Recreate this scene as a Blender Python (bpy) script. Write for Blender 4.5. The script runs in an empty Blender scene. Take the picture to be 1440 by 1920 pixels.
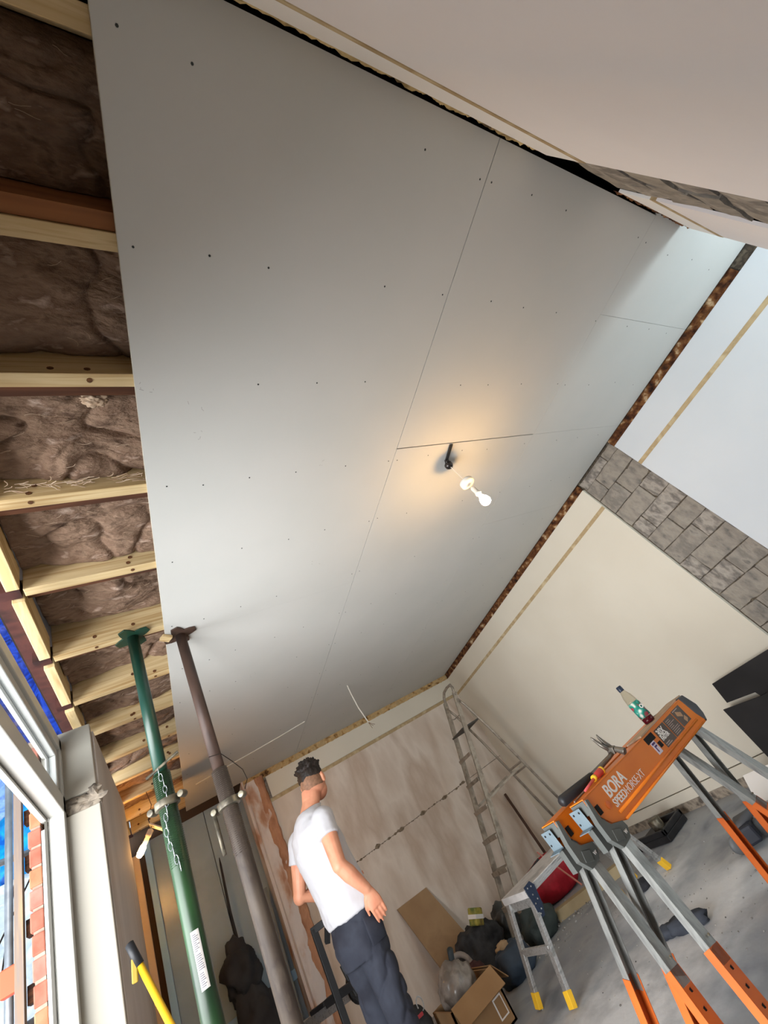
import bpy, bmesh, math, random
from mathutils import Vector as V, Matrix, noise
import mathutils
random.seed(4)
S = bpy.context.scene
COL = S.collection

# ------------------------------------------------------------------ camera, world, light, exposure
R = ((0.8174621, -0.25941576, -0.51425594), (-0.17029303, 0.74406449, -0.64604049), (0.55023267, 0.61568782, 0.56406783))
cd = bpy.data.cameras.new('camera'); cam = bpy.data.objects.new('camera', cd); COL.objects.link(cam)
cd.sensor_fit = 'VERTICAL'; cd.sensor_height = 24.0; cd.lens = 772.58 / 1920 * 24.0; cd.clip_start = 0.02
cam.matrix_world = Matrix(((R[0][0], -R[1][0], -R[2][0], 0), (R[0][1], -R[1][1], -R[2][1], 0), (R[0][2], -R[1][2], -R[2][2], 1.05), (0, 0, 0, 1)))
S.camera = cam
w = bpy.data.worlds.new('sky'); S.world = w; w.use_nodes = True
w.node_tree.nodes['Background'].inputs[0].default_value = (0.62, 0.80, 1.0, 1)
w.node_tree.nodes['Background'].inputs[1].default_value = 1.0
S.view_settings.view_transform = 'Standard'; S.view_settings.look = 'None'
S.view_settings.exposure = 0.0; S.view_settings.gamma = 1.0; S.view_settings.use_curve_mapping = False

def area(name, loc, target, sx, sy, power, color):
    d = bpy.data.lights.new(name, 'AREA'); d.shape = 'RECTANGLE'; d.size = sx; d.size_y = sy; d.energy = power; d.color = color
    o = bpy.data.objects.new(name, d); COL.objects.link(o); o.location = loc
    o.rotation_euler = (V(target) - V(loc)).to_track_quat('-Z', 'Y').to_euler(); return o
area('daylight_window', (-2.3, 1.05, 0.95), (1.0, 2.7, 1.9), 4.4, 2.2, 560, (0.95, 0.97, 1.0))
area('daylight_side_opening', (3.35, -1.5, 1.6), (3.45, 0.6, 2.3), 0.7, 1.2, 34, (0.80, 0.94, 1.0))
sun = bpy.data.lights.new('sun', 'SUN'); sun.energy = 0.9; sun.color = (1, 0.93, 0.82); sun.angle = 0.02
so = bpy.data.objects.new('sun', sun); COL.objects.link(so); so.rotation_euler = V((0.15, 0.75, -1.1)).to_track_quat('-Z', 'Y').to_euler()

# ------------------------------------------------------------------ materials
def lin(c):
    return tuple(((x / 255) / 12.92 if x / 255 <= 0.04045 else ((x / 255 + 0.055) / 1.055) ** 2.4) for x in c) + (1,)
def pm(name, cols, scale=6, rough=0.75, bump=0.0, bscale=None, detail=6, metal=0.0, stretch=(1, 1, 1), lo=0.35, hi=0.65, spec=0.35, dist=0.0):
    m = bpy.data.materials.new(name); m.use_nodes = True; nt = m.node_tree; N = nt.nodes; L = nt.links
    b = N['Principled BSDF']; b.inputs['Roughness'].default_value = rough; b.inputs['Metallic'].default_value = metal
    b.inputs['Specular IOR Level'].default_value = spec
    tc = N.new('ShaderNodeTexCoord'); mp = N.new('ShaderNodeMapping'); mp.inputs['Scale'].default_value = stretch
    L.new(tc.outputs['Object'], mp.inputs[0])
    nz = N.new('ShaderNodeTexNoise'); nz.inputs['Scale'].default_value = scale; nz.inputs['Detail'].default_value = detail; nz.inputs['Distortion'].default_value = dist
    L.new(mp.outputs[0], nz.inputs['Vector'])
    if len(cols) == 1: b.inputs['Base Color'].default_value = lin(cols[0])
    else:
        r = N.new('ShaderNodeValToRGB'); e = r.color_ramp.elements
        while len(e) < len(cols): e.new(0.5)
        for i, c in enumerate(cols):
            e[i].position = lo + (hi - lo) * i / (len(cols) - 1); e[i].color = lin(c)
        L.new(nz.outputs[0], r.inputs[0]); L.new(r.outputs[0], b.inputs['Base Color'])
    if bump:
        n2 = nz
        if bscale:
            n2 = N.new('ShaderNodeTexNoise'); n2.inputs['Scale'].default_value = bscale; n2.inputs['Detail'].default_value = 5; L.new(mp.outputs[0], n2.inputs['Vector'])
        bp = N.new('ShaderNodeBump'); bp.inputs['Strength'].default_value = bump; bp.inputs['Distance'].default_value = 0.01
        L.new(n2.outputs[0], bp.inputs['Height']); L.new(bp.outputs[0], b.inputs['Normal'])
    return m
def emit(name, c, s):
    m = bpy.data.materials.new(name); m.use_nodes = True; N = m.node_tree.nodes
    b = N['Principled BSDF']; b.inputs['Base Color'].default_value = (1, 1, 1, 1); b.inputs['Emission Color'].default_value = c; b.inputs['Emission Strength'].default_value = s
    return m
def pane_mat(name, tint, refl=1.0):
    m = bpy.data.materials.new(name); m.use_nodes = True; nt = m.node_tree; N = nt.nodes; L = nt.links; N.remove(N['Principled BSDF'])
    t = N.new('ShaderNodeBsdfTransparent'); t.inputs[0].default_value = tint; g = N.new('ShaderNodeBsdfGlossy'); g.inputs['Roughness'].default_value = 0.03
    f = N.new('ShaderNodeFresnel'); f.inputs[0].default_value = 1.3; mx = N.new('ShaderNodeMixShader'); k = N.new('ShaderNodeMath'); k.operation = 'MULTIPLY'; k.inputs[1].default_value = 0.25; L.new(f.outputs[0], k.inputs[0])
    L.new(k.outputs[0], mx.inputs[0]); L.new(t.outputs[0], mx.inputs[1]); L.new(g.outputs[0], mx.inputs[2]); L.new(mx.outputs[0], N['Material Output'].inputs[0]); return m

BOARD = pm('plasterboard_paper', [(193, 193, 188), (197, 196, 191)], 2.2, 0.85, 0.02, 60)
BOARDEDGE = pm('gypsum_edge', [(214, 208, 192), (190, 182, 165)], 30, 0.9)
WHITEP = pm('white_painted_board', [(200, 204, 207), (205, 208, 210)], 1.6, 0.8, 0.03, 40)
CREAMP = pm('cream_painted_board', [(209, 201, 184), (214, 207, 191)], 1.4, 0.8, 0.03, 40)
BANDW = pm('band_white', [(236, 235, 233)], 2, 0.7)
TOPWALL = pm('pinkish_skim', [(230, 226, 227), (234, 231, 232)], 1.5, 0.85, 0.03, 30)
FARWALL = pm('grey_brown_plaster', [(203, 187, 171), (216, 203, 189), (190, 171, 153), (210, 196, 181)], 1.6, 0.85, 0.04, 25, stretch=(1.4, 1, 0.5))
TAN = pm('tan_tape', [(186, 164, 126), (168, 145, 108), (196, 178, 142)], 9, 0.9, 0.1)
RAGTAN = pm('ragged_tan_plaster', [(66, 42, 22), (150, 116, 72), (190, 160, 112), (176, 150, 108)], 14, 0.95, 0.4, lo=0.3, hi=0.62)
RAGBROWN = pm('ragged_dark_timber', [(38, 20, 10), (84, 48, 24), (120, 80, 44), (200, 176, 140)], 16, 0.95, 0.4, lo=0.32, hi=0.72)
RAGYEL = pm('ragged_yellow_timber', [(84, 68, 46), (172, 150, 104), (204, 182, 134)], 10, 0.95, 0.3, lo=0.34, hi=0.6)
DARK = pm('dark_void_timber', [(24, 17, 12), (40, 28, 18)], 8, 0.95)
BLOCKS = [pm('grey_block_' + n, [c0, c1, c2, c1], 13, 0.95, 0.6, 45, detail=12, lo=0.24, hi=0.76, stretch=(1, 1.5, 0.8)) for n, c0, c1, c2 in
          (('light', (122, 116, 110), (164, 156, 145), (112, 106, 100)), ('mid', (100, 96, 92), (150, 142, 131), (124, 118, 110)), ('dark', (88, 86, 84), (134, 127, 118), (152, 144, 132)))]
MORTAR = pm('mortar_bed', [(96, 86, 72), (70, 62, 54), (112, 102, 86)], 25, 0.95, 0.4)
PINE = pm('new_pine', [(190, 162, 114), (206, 182, 138), (174, 142, 94)], 5, 0.7, 0.06, stretch=(0.25, 6, 6), dist=1.0)
PINEO = pm('pine_side', [(176, 132, 76), (196, 152, 94), (150, 106, 58)], 4, 0.7, 0.06, stretch=(0.3, 5, 5), dist=1.0)
RUSTWOOD = pm('reddish_rafter', [(128, 80, 46), (150, 98, 58)], 5, 0.8, 0.1, stretch=(0.3, 5, 5))
OLDWOOD = pm('old_dark_rafter', [(70, 40, 24), (96, 58, 36), (48, 28, 18)], 5, 0.85, 0.1, stretch=(0.3, 5, 5))
PINEY = pm('pine_block', [(204, 176, 124), (218, 194, 146), (186, 154, 104)], 4, 0.7, 0.06, stretch=(5, 0.4, 5), dist=1.0)
KNOT = pm('wood_knot', [(74, 44, 22), (112, 72, 38)], 60, 0.8)
WOOL = pm('mineral_wool', [(84, 62, 48), (138, 112, 92), (120, 94, 76), (184, 160, 142)], 15, 0.98, 0.9, 70, detail=12, lo=0.28, hi=0.74, dist=0.35, stretch=(0.8, 1.7, 1))
WOOLPALE = pm('torn_wool_fibre', [(170, 140, 112), (206, 184, 160)], 20, 0.98)
STEELRED = pm('red_oxide_steel', [(54, 26, 23), (66, 34, 30), (42, 22, 20)], 9, 0.6, 0.15)
CONC = pm('broken_concrete', [(120, 110, 98), (160, 148, 132), (92, 84, 76)], 14, 0.95, 0.6)
NIBW = pm('nib_white', [(172, 166, 153), (177, 171, 160)], 1.2, 0.8, 0.03, 40)
NIBG = pm('nib_side_grey', [(176, 168, 160), (190, 182, 174), (160, 146, 134)], 1.5, 0.85, 0.03, 30, stretch=(1, 1, 0.3))
UPVC = pm('upvc_white', [(192, 190, 183)], 3, 0.35)
UPVCD = pm('grimy_upvc', [(196, 196, 188), (222, 220, 212), (150, 150, 146), (226, 224, 216)], 14, 0.5, 0.1, stretch=(1, 1, 0.4))
GASKET = pm('window_gasket', [(86, 82, 74)], 3, 0.6)
GLASS = pane_mat('window_glass', (0.93, 0.96, 0.98, 1))
PIER = pm('pier_plaster', [(172, 132, 108), (194, 166, 148), (206, 196, 192), (212, 205, 202)], 5, 0.9, 0.2, stretch=(1.4, 1, 0.55), lo=0.34, hi=0.52)
PIERB = pm('pier_brown_plaster', [(150, 104, 76), (184, 138, 108), (168, 120, 92)], 7, 0.9, 0.25, stretch=(1, 1, 0.5))
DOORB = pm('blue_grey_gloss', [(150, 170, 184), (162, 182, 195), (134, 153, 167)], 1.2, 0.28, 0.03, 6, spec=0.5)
BLUETRIM = pm('pale_blue_trim', [(150, 198, 236), (168, 210, 242)], 4, 0.4)
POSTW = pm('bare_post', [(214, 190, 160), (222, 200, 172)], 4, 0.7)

def floor_mat():
    m = pm('dusty_concrete', [(116, 119, 124), (146, 149, 153), (160, 161, 162), (130, 133, 138)], 2.4, 0.85, 0.12, 30, detail=9, dist=0.5, lo=0.3, hi=0.7)
    nt = m.node_tree; N = nt.nodes; L = nt.links; b = N['Principled BSDF']; ramp = b.inputs['Base Color'].links[0].from_socket
    g = N.new('ShaderNodeNewGeometry'); last = ramp
    for (x, y, r, sc) in ((2.45, 2.55, 0.75, 3.5), (1.6, 2.7, 1.0, 7), (2.7, 3.3, 0.6, 5)):
        d = N.new('ShaderNodeVectorMath'); d.operation = 'DISTANCE'; L.new(g.outputs['Position'], d.inputs[0]); d.inputs[1].default_value = (x, y, 0)
        mr = N.new('ShaderNodeMapRange'); mr.inputs[1].default_value = r; mr.inputs[2].default_value = 0.1; mr.inputs[3].default_value = 0; mr.inputs[4].default_value = 1; L.new(d.outputs['Value'], mr.inputs[0])
        n = N.new('ShaderNodeTexNoise'); n.inputs['Scale'].default_value = sc; n.inputs['Detail'].default_value = 8; L.new(g.outputs['Position'], n.inputs['Vector'])
        mu = N.new('ShaderNodeMath'); mu.operation = 'MULTIPLY'; L.new(mr.outputs[0], mu.inputs[0]); L.new(n.outputs[0], mu.inputs[1])
        mr2 = N.new('ShaderNodeMapRange'); mr2.inputs[1].default_value = 0.15; mr2.inputs[2].default_value = 0.5; L.new(mu.outputs[0], mr2.inputs[0])
        mx = N.new('ShaderNodeMix'); mx.data_type = 'RGBA'; mx.inputs[7].default_value = lin((208, 208, 208)); L.new(mr2.outputs[0], mx.inputs[0]); L.new(last, mx.inputs[6]); last = mx.outputs[2]
    L.new(last, b.inputs['Base Color']); return m
FLOORM = floor_mat()

# ------------------------------------------------------------------ mesh helpers
class M:
    def __init__(s): s.bm = bmesh.new()
    def box(s, x0, x1, y0, y1, z0, z1):
        r = bmesh.ops.create_cube(s.bm, size=1)
        for v in r['verts']: v.co = V((x0 + (v.co.x + .5) * (x1 - x0), y0 + (v.co.y + .5) * (y1 - y0), z0 + (v.co.z + .5) * (z1 - z0)))
        return s
    def obox(s, c, size, rot=(0, 0, 0)):
        q = mathutils.Euler(rot).to_matrix() if not isinstance(rot, Matrix) else rot
        r = bmesh.ops.create_cube(s.bm, size=1)
        for v in r['verts']: v.co = V(c) + q @ V((v.co.x * size[0], v.co.y * size[1], v.co.z * size[2]))
        return s
    def beam(s, a, b, w, h, up=(0, 0, 1)):
        a = V(a); b = V(b); d = (b - a); l = d.length; d.normalize(); x = d.cross(V(up)).normalized(); y = x.cross(d)
        q = Matrix((x, d, y)).transposed(); return s.obox((a + b) / 2, (w, l, h), q)
    def tube(s, pts, r, n=8, cap=True):
        pts = [V(p) for p in pts]; rr = r if isinstance(r, (list, tuple)) else [r] * len(pts); rings = []; prev = None
        for i, p in enumerate(pts):
            d = (pts[min(i + 1, len(pts) - 1)] - pts[max(i - 1, 0)]).normalized()
            u = (prev - d * prev.dot(d)) if prev else d.orthogonal()
            if u.length < 1e-5: u = d.orthogonal()
            u.normalize(); prev = u; w_ = d.cross(u)
            rings.append([s.bm.verts.new(p + (u * math.cos(t) + w_ * math.sin(t)) * rr[i]) for t in [2 * math.pi * k / n for k in range(n)]])
        s._skin(rings, cap); return s
    def _skin(s, rings, cap=True):
        n = len(rings[0])
        for a, b in zip(rings, rings[1:]):
            for k in range(n): s.bm.faces.new((a[k], a[(k + 1) % n], b[(k + 1) % n], b[k]))
        if cap: s.bm.faces.new(list(reversed(rings[0]))); s.bm.faces.new(rings[-1])
    def lathe(s, prof, o=(0, 0, 0), axis=(0, 0, 1), n=16):
        q = V((0, 0, 1)).rotation_difference(V(axis)); rings = []
        for r, z in prof:
            rings.append([s.bm.verts.new(V(o) + q @ V((max(r, 1e-4) * math.cos(2 * math.pi * k / n), max(r, 1e-4) * math.sin(2 * math.pi * k / n), z))) for k in range(n)])
        s._skin(rings); return s
    def loft(s, rings, n=18):
        R_ = []
        for c, u, v in rings:
            c = V(c); u = V(u); v = V(v); R_.append([s.bm.verts.new(c + u * math.cos(2 * math.pi * k / n) + v * math.sin(2 * math.pi * k / n)) for k in range(n)])
        s._skin(R_); return s
    def prism(s, pts, ext, o=(0, 0, 0)):
        a = [s.bm.verts.new(V(o) + V(p)) for p in pts]; b = [s.bm.verts.new(V(o) + V(p) + V(ext)) for p in pts]; n = len(a)
        s.bm.faces.new(list(reversed(a))); s.bm.faces.new(b)
        for k in range(n): s.bm.faces.new((a[k], a[(k + 1) % n], b[(k + 1) % n], b[k]))
        return s
    def blob(s, c, r, amp=0.25, freq=2.0, seed=0, sub=4, flat=None, rot=0.0):
        g = bmesh.ops.create_icosphere(s.bm, subdivisions=sub, radius=1); q = Matrix.Rotation(rot, 3, 'Z')
        for v in g['verts']:
            p = v.co.copy(); k = 1 + amp * noise.fractal(p * freq + V((seed * 7.3, seed, 0)), 0.8, 2.0, 4)
            p = q @ V((p.x * r[0] * k, p.y * r[1] * k, p.z * r[2] * k)) + V(c)
            if flat is not None and p.z < flat: p.z = flat
            v.co = p
        return s
    def sphere(s, c, r, sub=2):
        g = bmesh.ops.create_icosphere(s.bm, subdivisions=sub, radius=1); r = r if isinstance(r, (tuple, list)) else (r, r, r)
        for v in g['verts']: v.co = V((v.co.x * r[0], v.co.y * r[1], v.co.z * r[2])) + V(c)
        return s
    def grid(s, nu, nv, f):
        vs = [[s.bm.verts.new(f(i / nu, j / nv)) for j in range(nv + 1)] for i in range(nu + 1)]
        for i in range(nu):
            for j in range(nv): s.bm.faces.new((vs[i][j], vs[i + 1][j], vs[i + 1][j + 1], vs[i][j + 1]))
        return s

def world_m(o):
    m = o.matrix_basis.copy()
    while o.parent: o = o.parent; m = o.matrix_basis @ m
    return m
def link(name, me, mat, parent=None, local=False, smooth=False, bevel=0.0):
    me.materials.append(mat) if mat and not me.materials else None
    o = bpy.data.objects.new(name, me); COL.objects.link(o)
    if smooth: me.polygons.foreach_set('use_smooth', [True] * len(me.polygons))
    if parent:
        o.parent = parent
        if not local: me.transform(world_m(parent).inverted())
    if bevel:
        b = o.modifiers.new('soft_edge', 'BEVEL'); b.width = bevel; b.segments = 2; b.limit_method = 'ANGLE'
    return o
def obj(name, mb, mat, parent=None, local=False, smooth=False, bevel=0.0):
    bmesh.ops.recalc_face_normals(mb.bm, faces=mb.bm.faces)
    me = bpy.data.meshes.new(name); mb.bm.to_mesh(me); mb.bm.free()
    return link(name, me, mat, parent, local, smooth, bevel)
def empty(name, loc=(0, 0, 0), rz=0.0):
    o = bpy.data.objects.new(name, None); o.empty_display_size = 0.1; COL.objects.link(o); o.location = loc; o.rotation_euler = (0, 0, rz); return o
def tag(o, label, cat, group=None, kind=None):
    o['label'] = label; o['category'] = cat
    if group: o['group'] = group
    if kind: o['kind'] = kind
    return o
def struct(o): o['kind'] = 'structure'; return o
def copy_tree(o, parent=None):
    c = o.copy(); COL.objects.link(c)
    if parent: c.parent = parent
    for ch in [x for x in bpy.data.objects if x.parent == o]: copy_tree(ch, c)
    return c
def lettering(name, text, size, mat, parent, loc, rot, bold=0.0, sx=1.0, shear=0.0, align='LEFT'):
    cu = bpy.data.curves.new('letters', 'FONT'); cu.body = text; cu.size = size; cu.extrude = 0.0006; cu.offset = bold; cu.shear = shear; cu.align_x = align
    t = bpy.data.objects.new('letters', cu); COL.objects.link(t)
    dg = bpy.context.evaluated_depsgraph_get(); dg.update(); me = bpy.data.meshes.new_from_object(t.evaluated_get(dg)); bpy.data.objects.remove(t)
    me.transform(Matrix.Diagonal((sx, 1, 1, 1))); me.transform(Matrix.Translation(loc) @ mathutils.Euler(rot).to_matrix().to_4x4())
    me.materials.clear(); return link(name, me, mat, parent, True)

# ------------------------------------------------------------------ setting: ceiling
HC, XR, YF, YN = 2.5, 3.77, 5.45, -0.2
ceil = struct(empty('ceiling', (1.8, 2.6, HC)))
XL, J1, J2, XE = 0.147, 1.3485, 2.5495, 3.745
def sheet(x0, x1, y0, y1):
    return obj('plasterboard_sheet', M().box(x0, x1, y0, y1, HC, HC + 0.0125), BOARD, ceil)
g = 0.0022
sheet(XL, J1 - g, -0.192, 2.2396); sheet(XL, J1 - g, 2.2404, 4.64); sheet(XL, J1 - g, 4.6408, 5.44)
sheet(J1 + g, J2 - 0.0008, -0.192, 1.103); sheet(J1 + g, J2 - 0.0008, 1.109, 3.509); sheet(J1 + g, J2 - 0.0008, 3.5096, 5.44)
for a, b in ((-1.5, 0.294), (0.2955, 1.1065), (1.1078, 1.99), (1.9916, 4.391), (4.3916, 5.44)): sheet(J2 + 0.0008, XE, a, b)
obj('cut_edge', M().box(XL - 0.0012, XL - 0.0002, -0.16, 5.44, HC + 0.0004, HC + 0.0122), BOARDEDGE, ceil)
JY = [-0.097, 0.309, 0.702, 1.155, 1.610, 2.120, 2.588, 3.020, 3.487, 3.95, 4.40, 4.85, 5.29]
for i, y in enumerate(JY):
    j = obj('joist', M().box(-0.325, 3.70, y, y + 0.045, HC + 0.0132, HC + 0.26), PINE, ceil, bevel=0.002)
    if i > 1: obj('old_rafter', M().box(-0.325, 0.9, y + 0.046, y + 0.085, HC + 0.035, HC + 0.25), OLDWOOD, ceil)
    if i == 1: obj('old_rafter', M().box(-0.325, 0.9, y - 0.045, y - 0.002, HC + 0.022, HC + 0.25), RUSTWOOD, ceil)
    k = M()
    for q in range(2):
        kx = -0.28 + random.random() * 0.4; kz = HC + 0.03 + random.random() * 0.05
        k.lathe([(0.009, 0), (0.009, 0.0015)], (kx, y - 0.0008, kz), (0, -1, 0), 8)
        if q == 0: k.lathe([(0.008, 0), (0.008, 0.0015)], (kx, y + 0.022, HC + 0.0128), (0, 0, -1), 8)
    obj('wood_knot', k, KNOT, ceil)['kind'] = 'stuff'
for i in range(2, len(JY) - 1):
    a = JY[i] + 0.05; b = JY[i + 1] - 0.012
    if 3.4 < a < 4: continue
    obj('noggin', M().box(-0.372, -0.330, a + random.uniform(0, .02), b - random.uniform(0, .03), HC, HC + 0.12), PINEY, ceil, bevel=0.002)
st = M().box(-0.435, -0.335, -1.2, 5.6, HC + 0.065, HC + 0.078).box(-0.390, -0.380, -1.2, 5.6, HC + 0.078, HC + 0.24)
for y in JY[3:8]: st.box(-0.40, -0.335, y - 0.004, y + 0.048, HC + 0.012, HC + 0.065)
obj('steel_beam', st, STEELRED, ceil)
obj('light_block_deck', M().box(-0.5, 3.9, -0.15, 5.8, HC + 0.27, HC + 0.29).box(-0.5, 3.9, -0.6, -0.15, HC + 0.22, HC + 0.29), DARK, ceil)  # unseen deck added to block sky light, widened past the near wall
sc = M()
for y in JY:
    for x in (0.20, 0.36, 0.55, 0.79, 1.03, 1.318, 1.378, 1.62, 1.87, 2.12, 2.52, 2.585, 2.9, 3.2, 3.5):
        if random.random() < 0.85: sc.lathe([(0.0036, 0), (0.0036, 0.0008)], (x + random.uniform(-.02, .02) * (x not in (1.318, 1.378)), y + 0.022 + random.uniform(-.012, .012), HC - 0.0008), (0, 0, 1), 6)
o = obj('screw_head', sc, pm('drywall_screw', [(58, 62, 62)], 3, 0.5, metal=0.5), ceil); o['kind'] = 'stuff'
sm = M()
for (x, y, n_) in ((0.17, 0.745, 5), (0.34, 0.94, 4), (0.67, 3.03, 4), (0.89, 1.15, 3), (2.48, 2.66, 3), (0.33, 0.80, 3), (1.0, 1.9, 3)):
    for k in range(n_):
        a = random.uniform(0, 3); p = V((x + random.uniform(-.03, .03), y + random.uniform(-.03, .03), HC - 0.0003))
        sm.beam(p, p + V((math.cos(a), math.sin(a), 0)) * random.uniform(.004, .014), 0.002, 0.0005)
o = obj('scuff_mark', sm, pm('grey_scuff', [(168, 165, 160)], 3, 0.9), ceil); o['kind'] = 'stuff'

# mineral wool batts between the joists (each can be pulled out)
names = ['uppermost brown mineral wool batt, smooth and dark, beside the pale topmost joist', 'brown mineral wool batt with a long crack, second bay from the top',
         'broad brown mineral wool batt with a pale torn tuft and shredded lower edge', 'brown mineral wool batt with a thin pale strand, above the knot-holed joist',
         'coiled brown mineral wool batt sagging in loose folds beside a nail', 'brown mineral wool batt with pale streaks just behind the green prop head',
         'dark narrow strip of brown wool one bay beyond the green prop head', 'short brown wool batt two bays beyond the green prop head',
         'shadowed brown wool batt three bays beyond the green prop head', 'ragged amber-lit wool batt above the hanging work bulb', 'warm-lit wool batt in the last bay before the blue-grey door']
drop = [0.17, 0.115, 0.065, 0.07, 0.14, 0.09, 0.09, 0.09, 0.08, 0.07, 0.08]
for i in range(11):
    y0 = JY[i] + (0.088 if i > 1 else 0.047); y1 = JY[i + 1] - (0.047 if i == 0 else 0.002); zb = HC + 0.01 + drop[i]; sd = i * 11.7
    def f(u, v, y0=y0, y1=y1, zb=zb, sd=sd, i=i):
        x = -0.325 + u * 0.62; y = y0 + v * (y1 - y0)
        p = V((x * 2.6 + sd, y * 4.0, i * 2.1)); w_ = noise.noise_vector(p * 1.1) * 0.45
        a = noise.fractal(p * 1.1 + w_, 0.9, 2.1, 4) * 0.034
        r = -(1 - abs(noise.noise(p * 1.25 + w_ * 1.5 + V((9, 3, 1))))) ** 12 * 0.028
        fib = noise.noise(V((x * 22 + w_.x * 16, y * 60 + w_.y * 26, i))) * 0.0028 + noise.noise(V((x * 9 + w_.x * 9, y * 26 + w_.y * 16, i + 5))) * 0.006
        edge = 0.03 * (max(0, abs(v - .5) * 2 - 0.75) * 4) ** 2
        coil = 0.03 * math.sin(18 * math.hypot(x + 0.02, (y - y0 - 0.12) * 1.0) + 3 * w_.x) if i == 4 else 0
        sag = -0.05 * math.exp(-((u - .45) ** 2) * 14 - ((v - .35) ** 2) * 8) if i == 4 else 0
        return V((x, y, zb - a - r - fib + edge * (1 if y1 - y > 0.05 or i == 4 else .4) + coil * 0.6 + sag))
    b = empty('insulation_batt', (-0.02, (y0 + y1) / 2, zb + 0.05)); tag(b, names[i], 'insulation', 'mineral wool between the joists')
    m_ = M().grid(110 if i < 6 else 60, 90 if i < 6 else 44, f)
    ex = bmesh.ops.extrude_face_region(m_.bm, geom=list(m_.bm.faces))
    for v in [q for q in ex['geom'] if isinstance(q, bmesh.types.BMVert)]: v.co.z = HC + 0.265
    obj('wool', m_, WOOL, b, smooth=True)
    fb = M(); nf = {2: 62, 1: 6, 3: 12, 4: 16, 5: 14}.get(i, 6)
    for k in range(nf):
        if i == 2 and k < 50: p = V((random.uniform(-.3, .15), y1 - random.uniform(0.004, .03), HC + 0.03 + random.uniform(0, .03)))
        else: u, v = random.uniform(.03, .75), random.uniform(.1, .9); p = f(u, v) - V((0, 0, .006))
        a = random.uniform(-.5, .5); pts = [p]
        for q in range(4): a += random.uniform(-.7, .7); pts.append(pts[-1] + V((math.cos(a), math.sin(a) * .6, random.uniform(-.15, .12))) * random.uniform(.006, .016))
        fb.tube(pts, 0.0007 if not (i == 2 and k < 50) else 0.0014, 4)
    o = obj('fibre', fb, WOOLPALE, b); o['kind'] = 'stuff'
    if i == 2:
        tf = M().blob((0.03, y0 + 0.03, zb - 0.012), (0.035, 0.022, 0.014), 0.5, 2.5, 3); obj('torn_tuft', tf, WOOLPALE, b, smooth=True)

# ------------------------------------------------------------------ setting: floor and walls
fl = struct(obj('floor', M().box(-0.45, 3.95, -1.8, 6.0, -0.12, 0.0), FLOORM))
ext = struct(obj('floor_outside', M().box(-6, -0.46, -4, 9, -0.15, -0.03), pm('outside_paving', [(150, 146, 140), (178, 172, 164)], 3, 0.9)))

def ragged(name, a, b, depth, h, mat, parent, seed, amp=0.02, n=120, m=6):
    """a rough strip from a to b along the wall head, h high, bulging by depth"""
    a = V(a); b = V(b); depth = V(depth)
    def f(u, v):
        p = a + (b - a) * u; k = noise.fractal(V((u * (b - a).length * 14 + seed, v * 3, seed)), 0.7, 2, 4)
        k2 = noise.fractal(V((u * (b - a).length * 9 + seed * 2, 5, seed)), 0.7, 2, 4)
        return p + V((0, 0, h * v - (amp * (0.8 + k2) if v < 0.01 else 0))) + depth * (0.5 + 0.6 * k)
    mm = M().grid(n, m, f); return obj(name, mm, mat, parent)

wr = struct(empty('wall_right', (XR, 2.5, 0)))
obj('backing', M().box(XR + 0.034, XR + 0.2, -1.8, 5.9, 0, 2.72), MORTAR, wr)
obj('wall_board', M().box(XR, XR + 0.04, -1.7, 1.283, 0.0, 2.435), WHITEP, wr, bevel=0.002)
obj('wall_board', M().box(XR, XR + 0.04, 1.787, 5.62, 0.155, 2.435), CREAMP, wr, bevel=0.002)
obj('joint_tape', M().box(XR - 0.002, XR + 0.003, -1.2, 1.281, 2.158, 2.192), TAN, wr)
obj('joint_tape', M().box(XR - 0.002, XR + 0.003, 1.789, 5.44, 2.168, 2.203), TAN, wr)
ragged('packing_strip', (XR + 0.02, -0.12, 2.435), (XR + 0.02, 1.29, 2.435), (-0.02, 0, 0), 0.075, RAGBROWN, wr, 3, 0.012)
ragged('packing_strip', (XR + 0.02, 1.79, 2.435), (XR + 0.02, 5.45, 2.435), (-0.02, 0, 0), 0.075, RAGBROWN, wr, 8, 0.012, 220)
struct(obj('baseboard_right', M().box(XR - 0.002, XR + 0.04, 1.787, 5.44, 0.07, 0.148), CREAMP, bevel=0.003))
obj('footing', M().box(XR + 0.006, XR + 0.05, 1.787, 5.44, 0, 0.07), CONC, wr)
def rough_block(x, y0, y1, z0, z1, mat, parent, amp=0.006, axis='x', sgn=-1):
    nu, nv = 5, 3; sd = random.random() * 50; lx = random.uniform(-.004, .006)
    def f(u, v):
        e = 0.004 if (u in (0, 1) or v in (0, 1)) else 0
        a = y0 + u * (y1 - y0) + random.uniform(-.003, .003); c = z0 + v * (z1 - z0) + random.uniform(-.003, .003)
        d = x + sgn * (lx + amp * noise.noise(V((a * 9 + sd, c * 9, sd))) * 1.6 - e * 1.5)
        return V((d, a, c)) if axis == 'x' else V((a, d, c))
    m_ = M().grid(nu, nv, f); edges = [e for e in m_.bm.edges if e.is_boundary]
    ex = bmesh.ops.extrude_edge_only(m_.bm, edges=edges)
    for v in [q for q in ex['geom'] if isinstance(q, bmesh.types.BMVert)]:
        if axis == 'x': v.co.x = x - sgn * 0.02
        else: v.co.y = x - sgn * 0.02
    return obj('block', m_, mat, parent)
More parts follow.
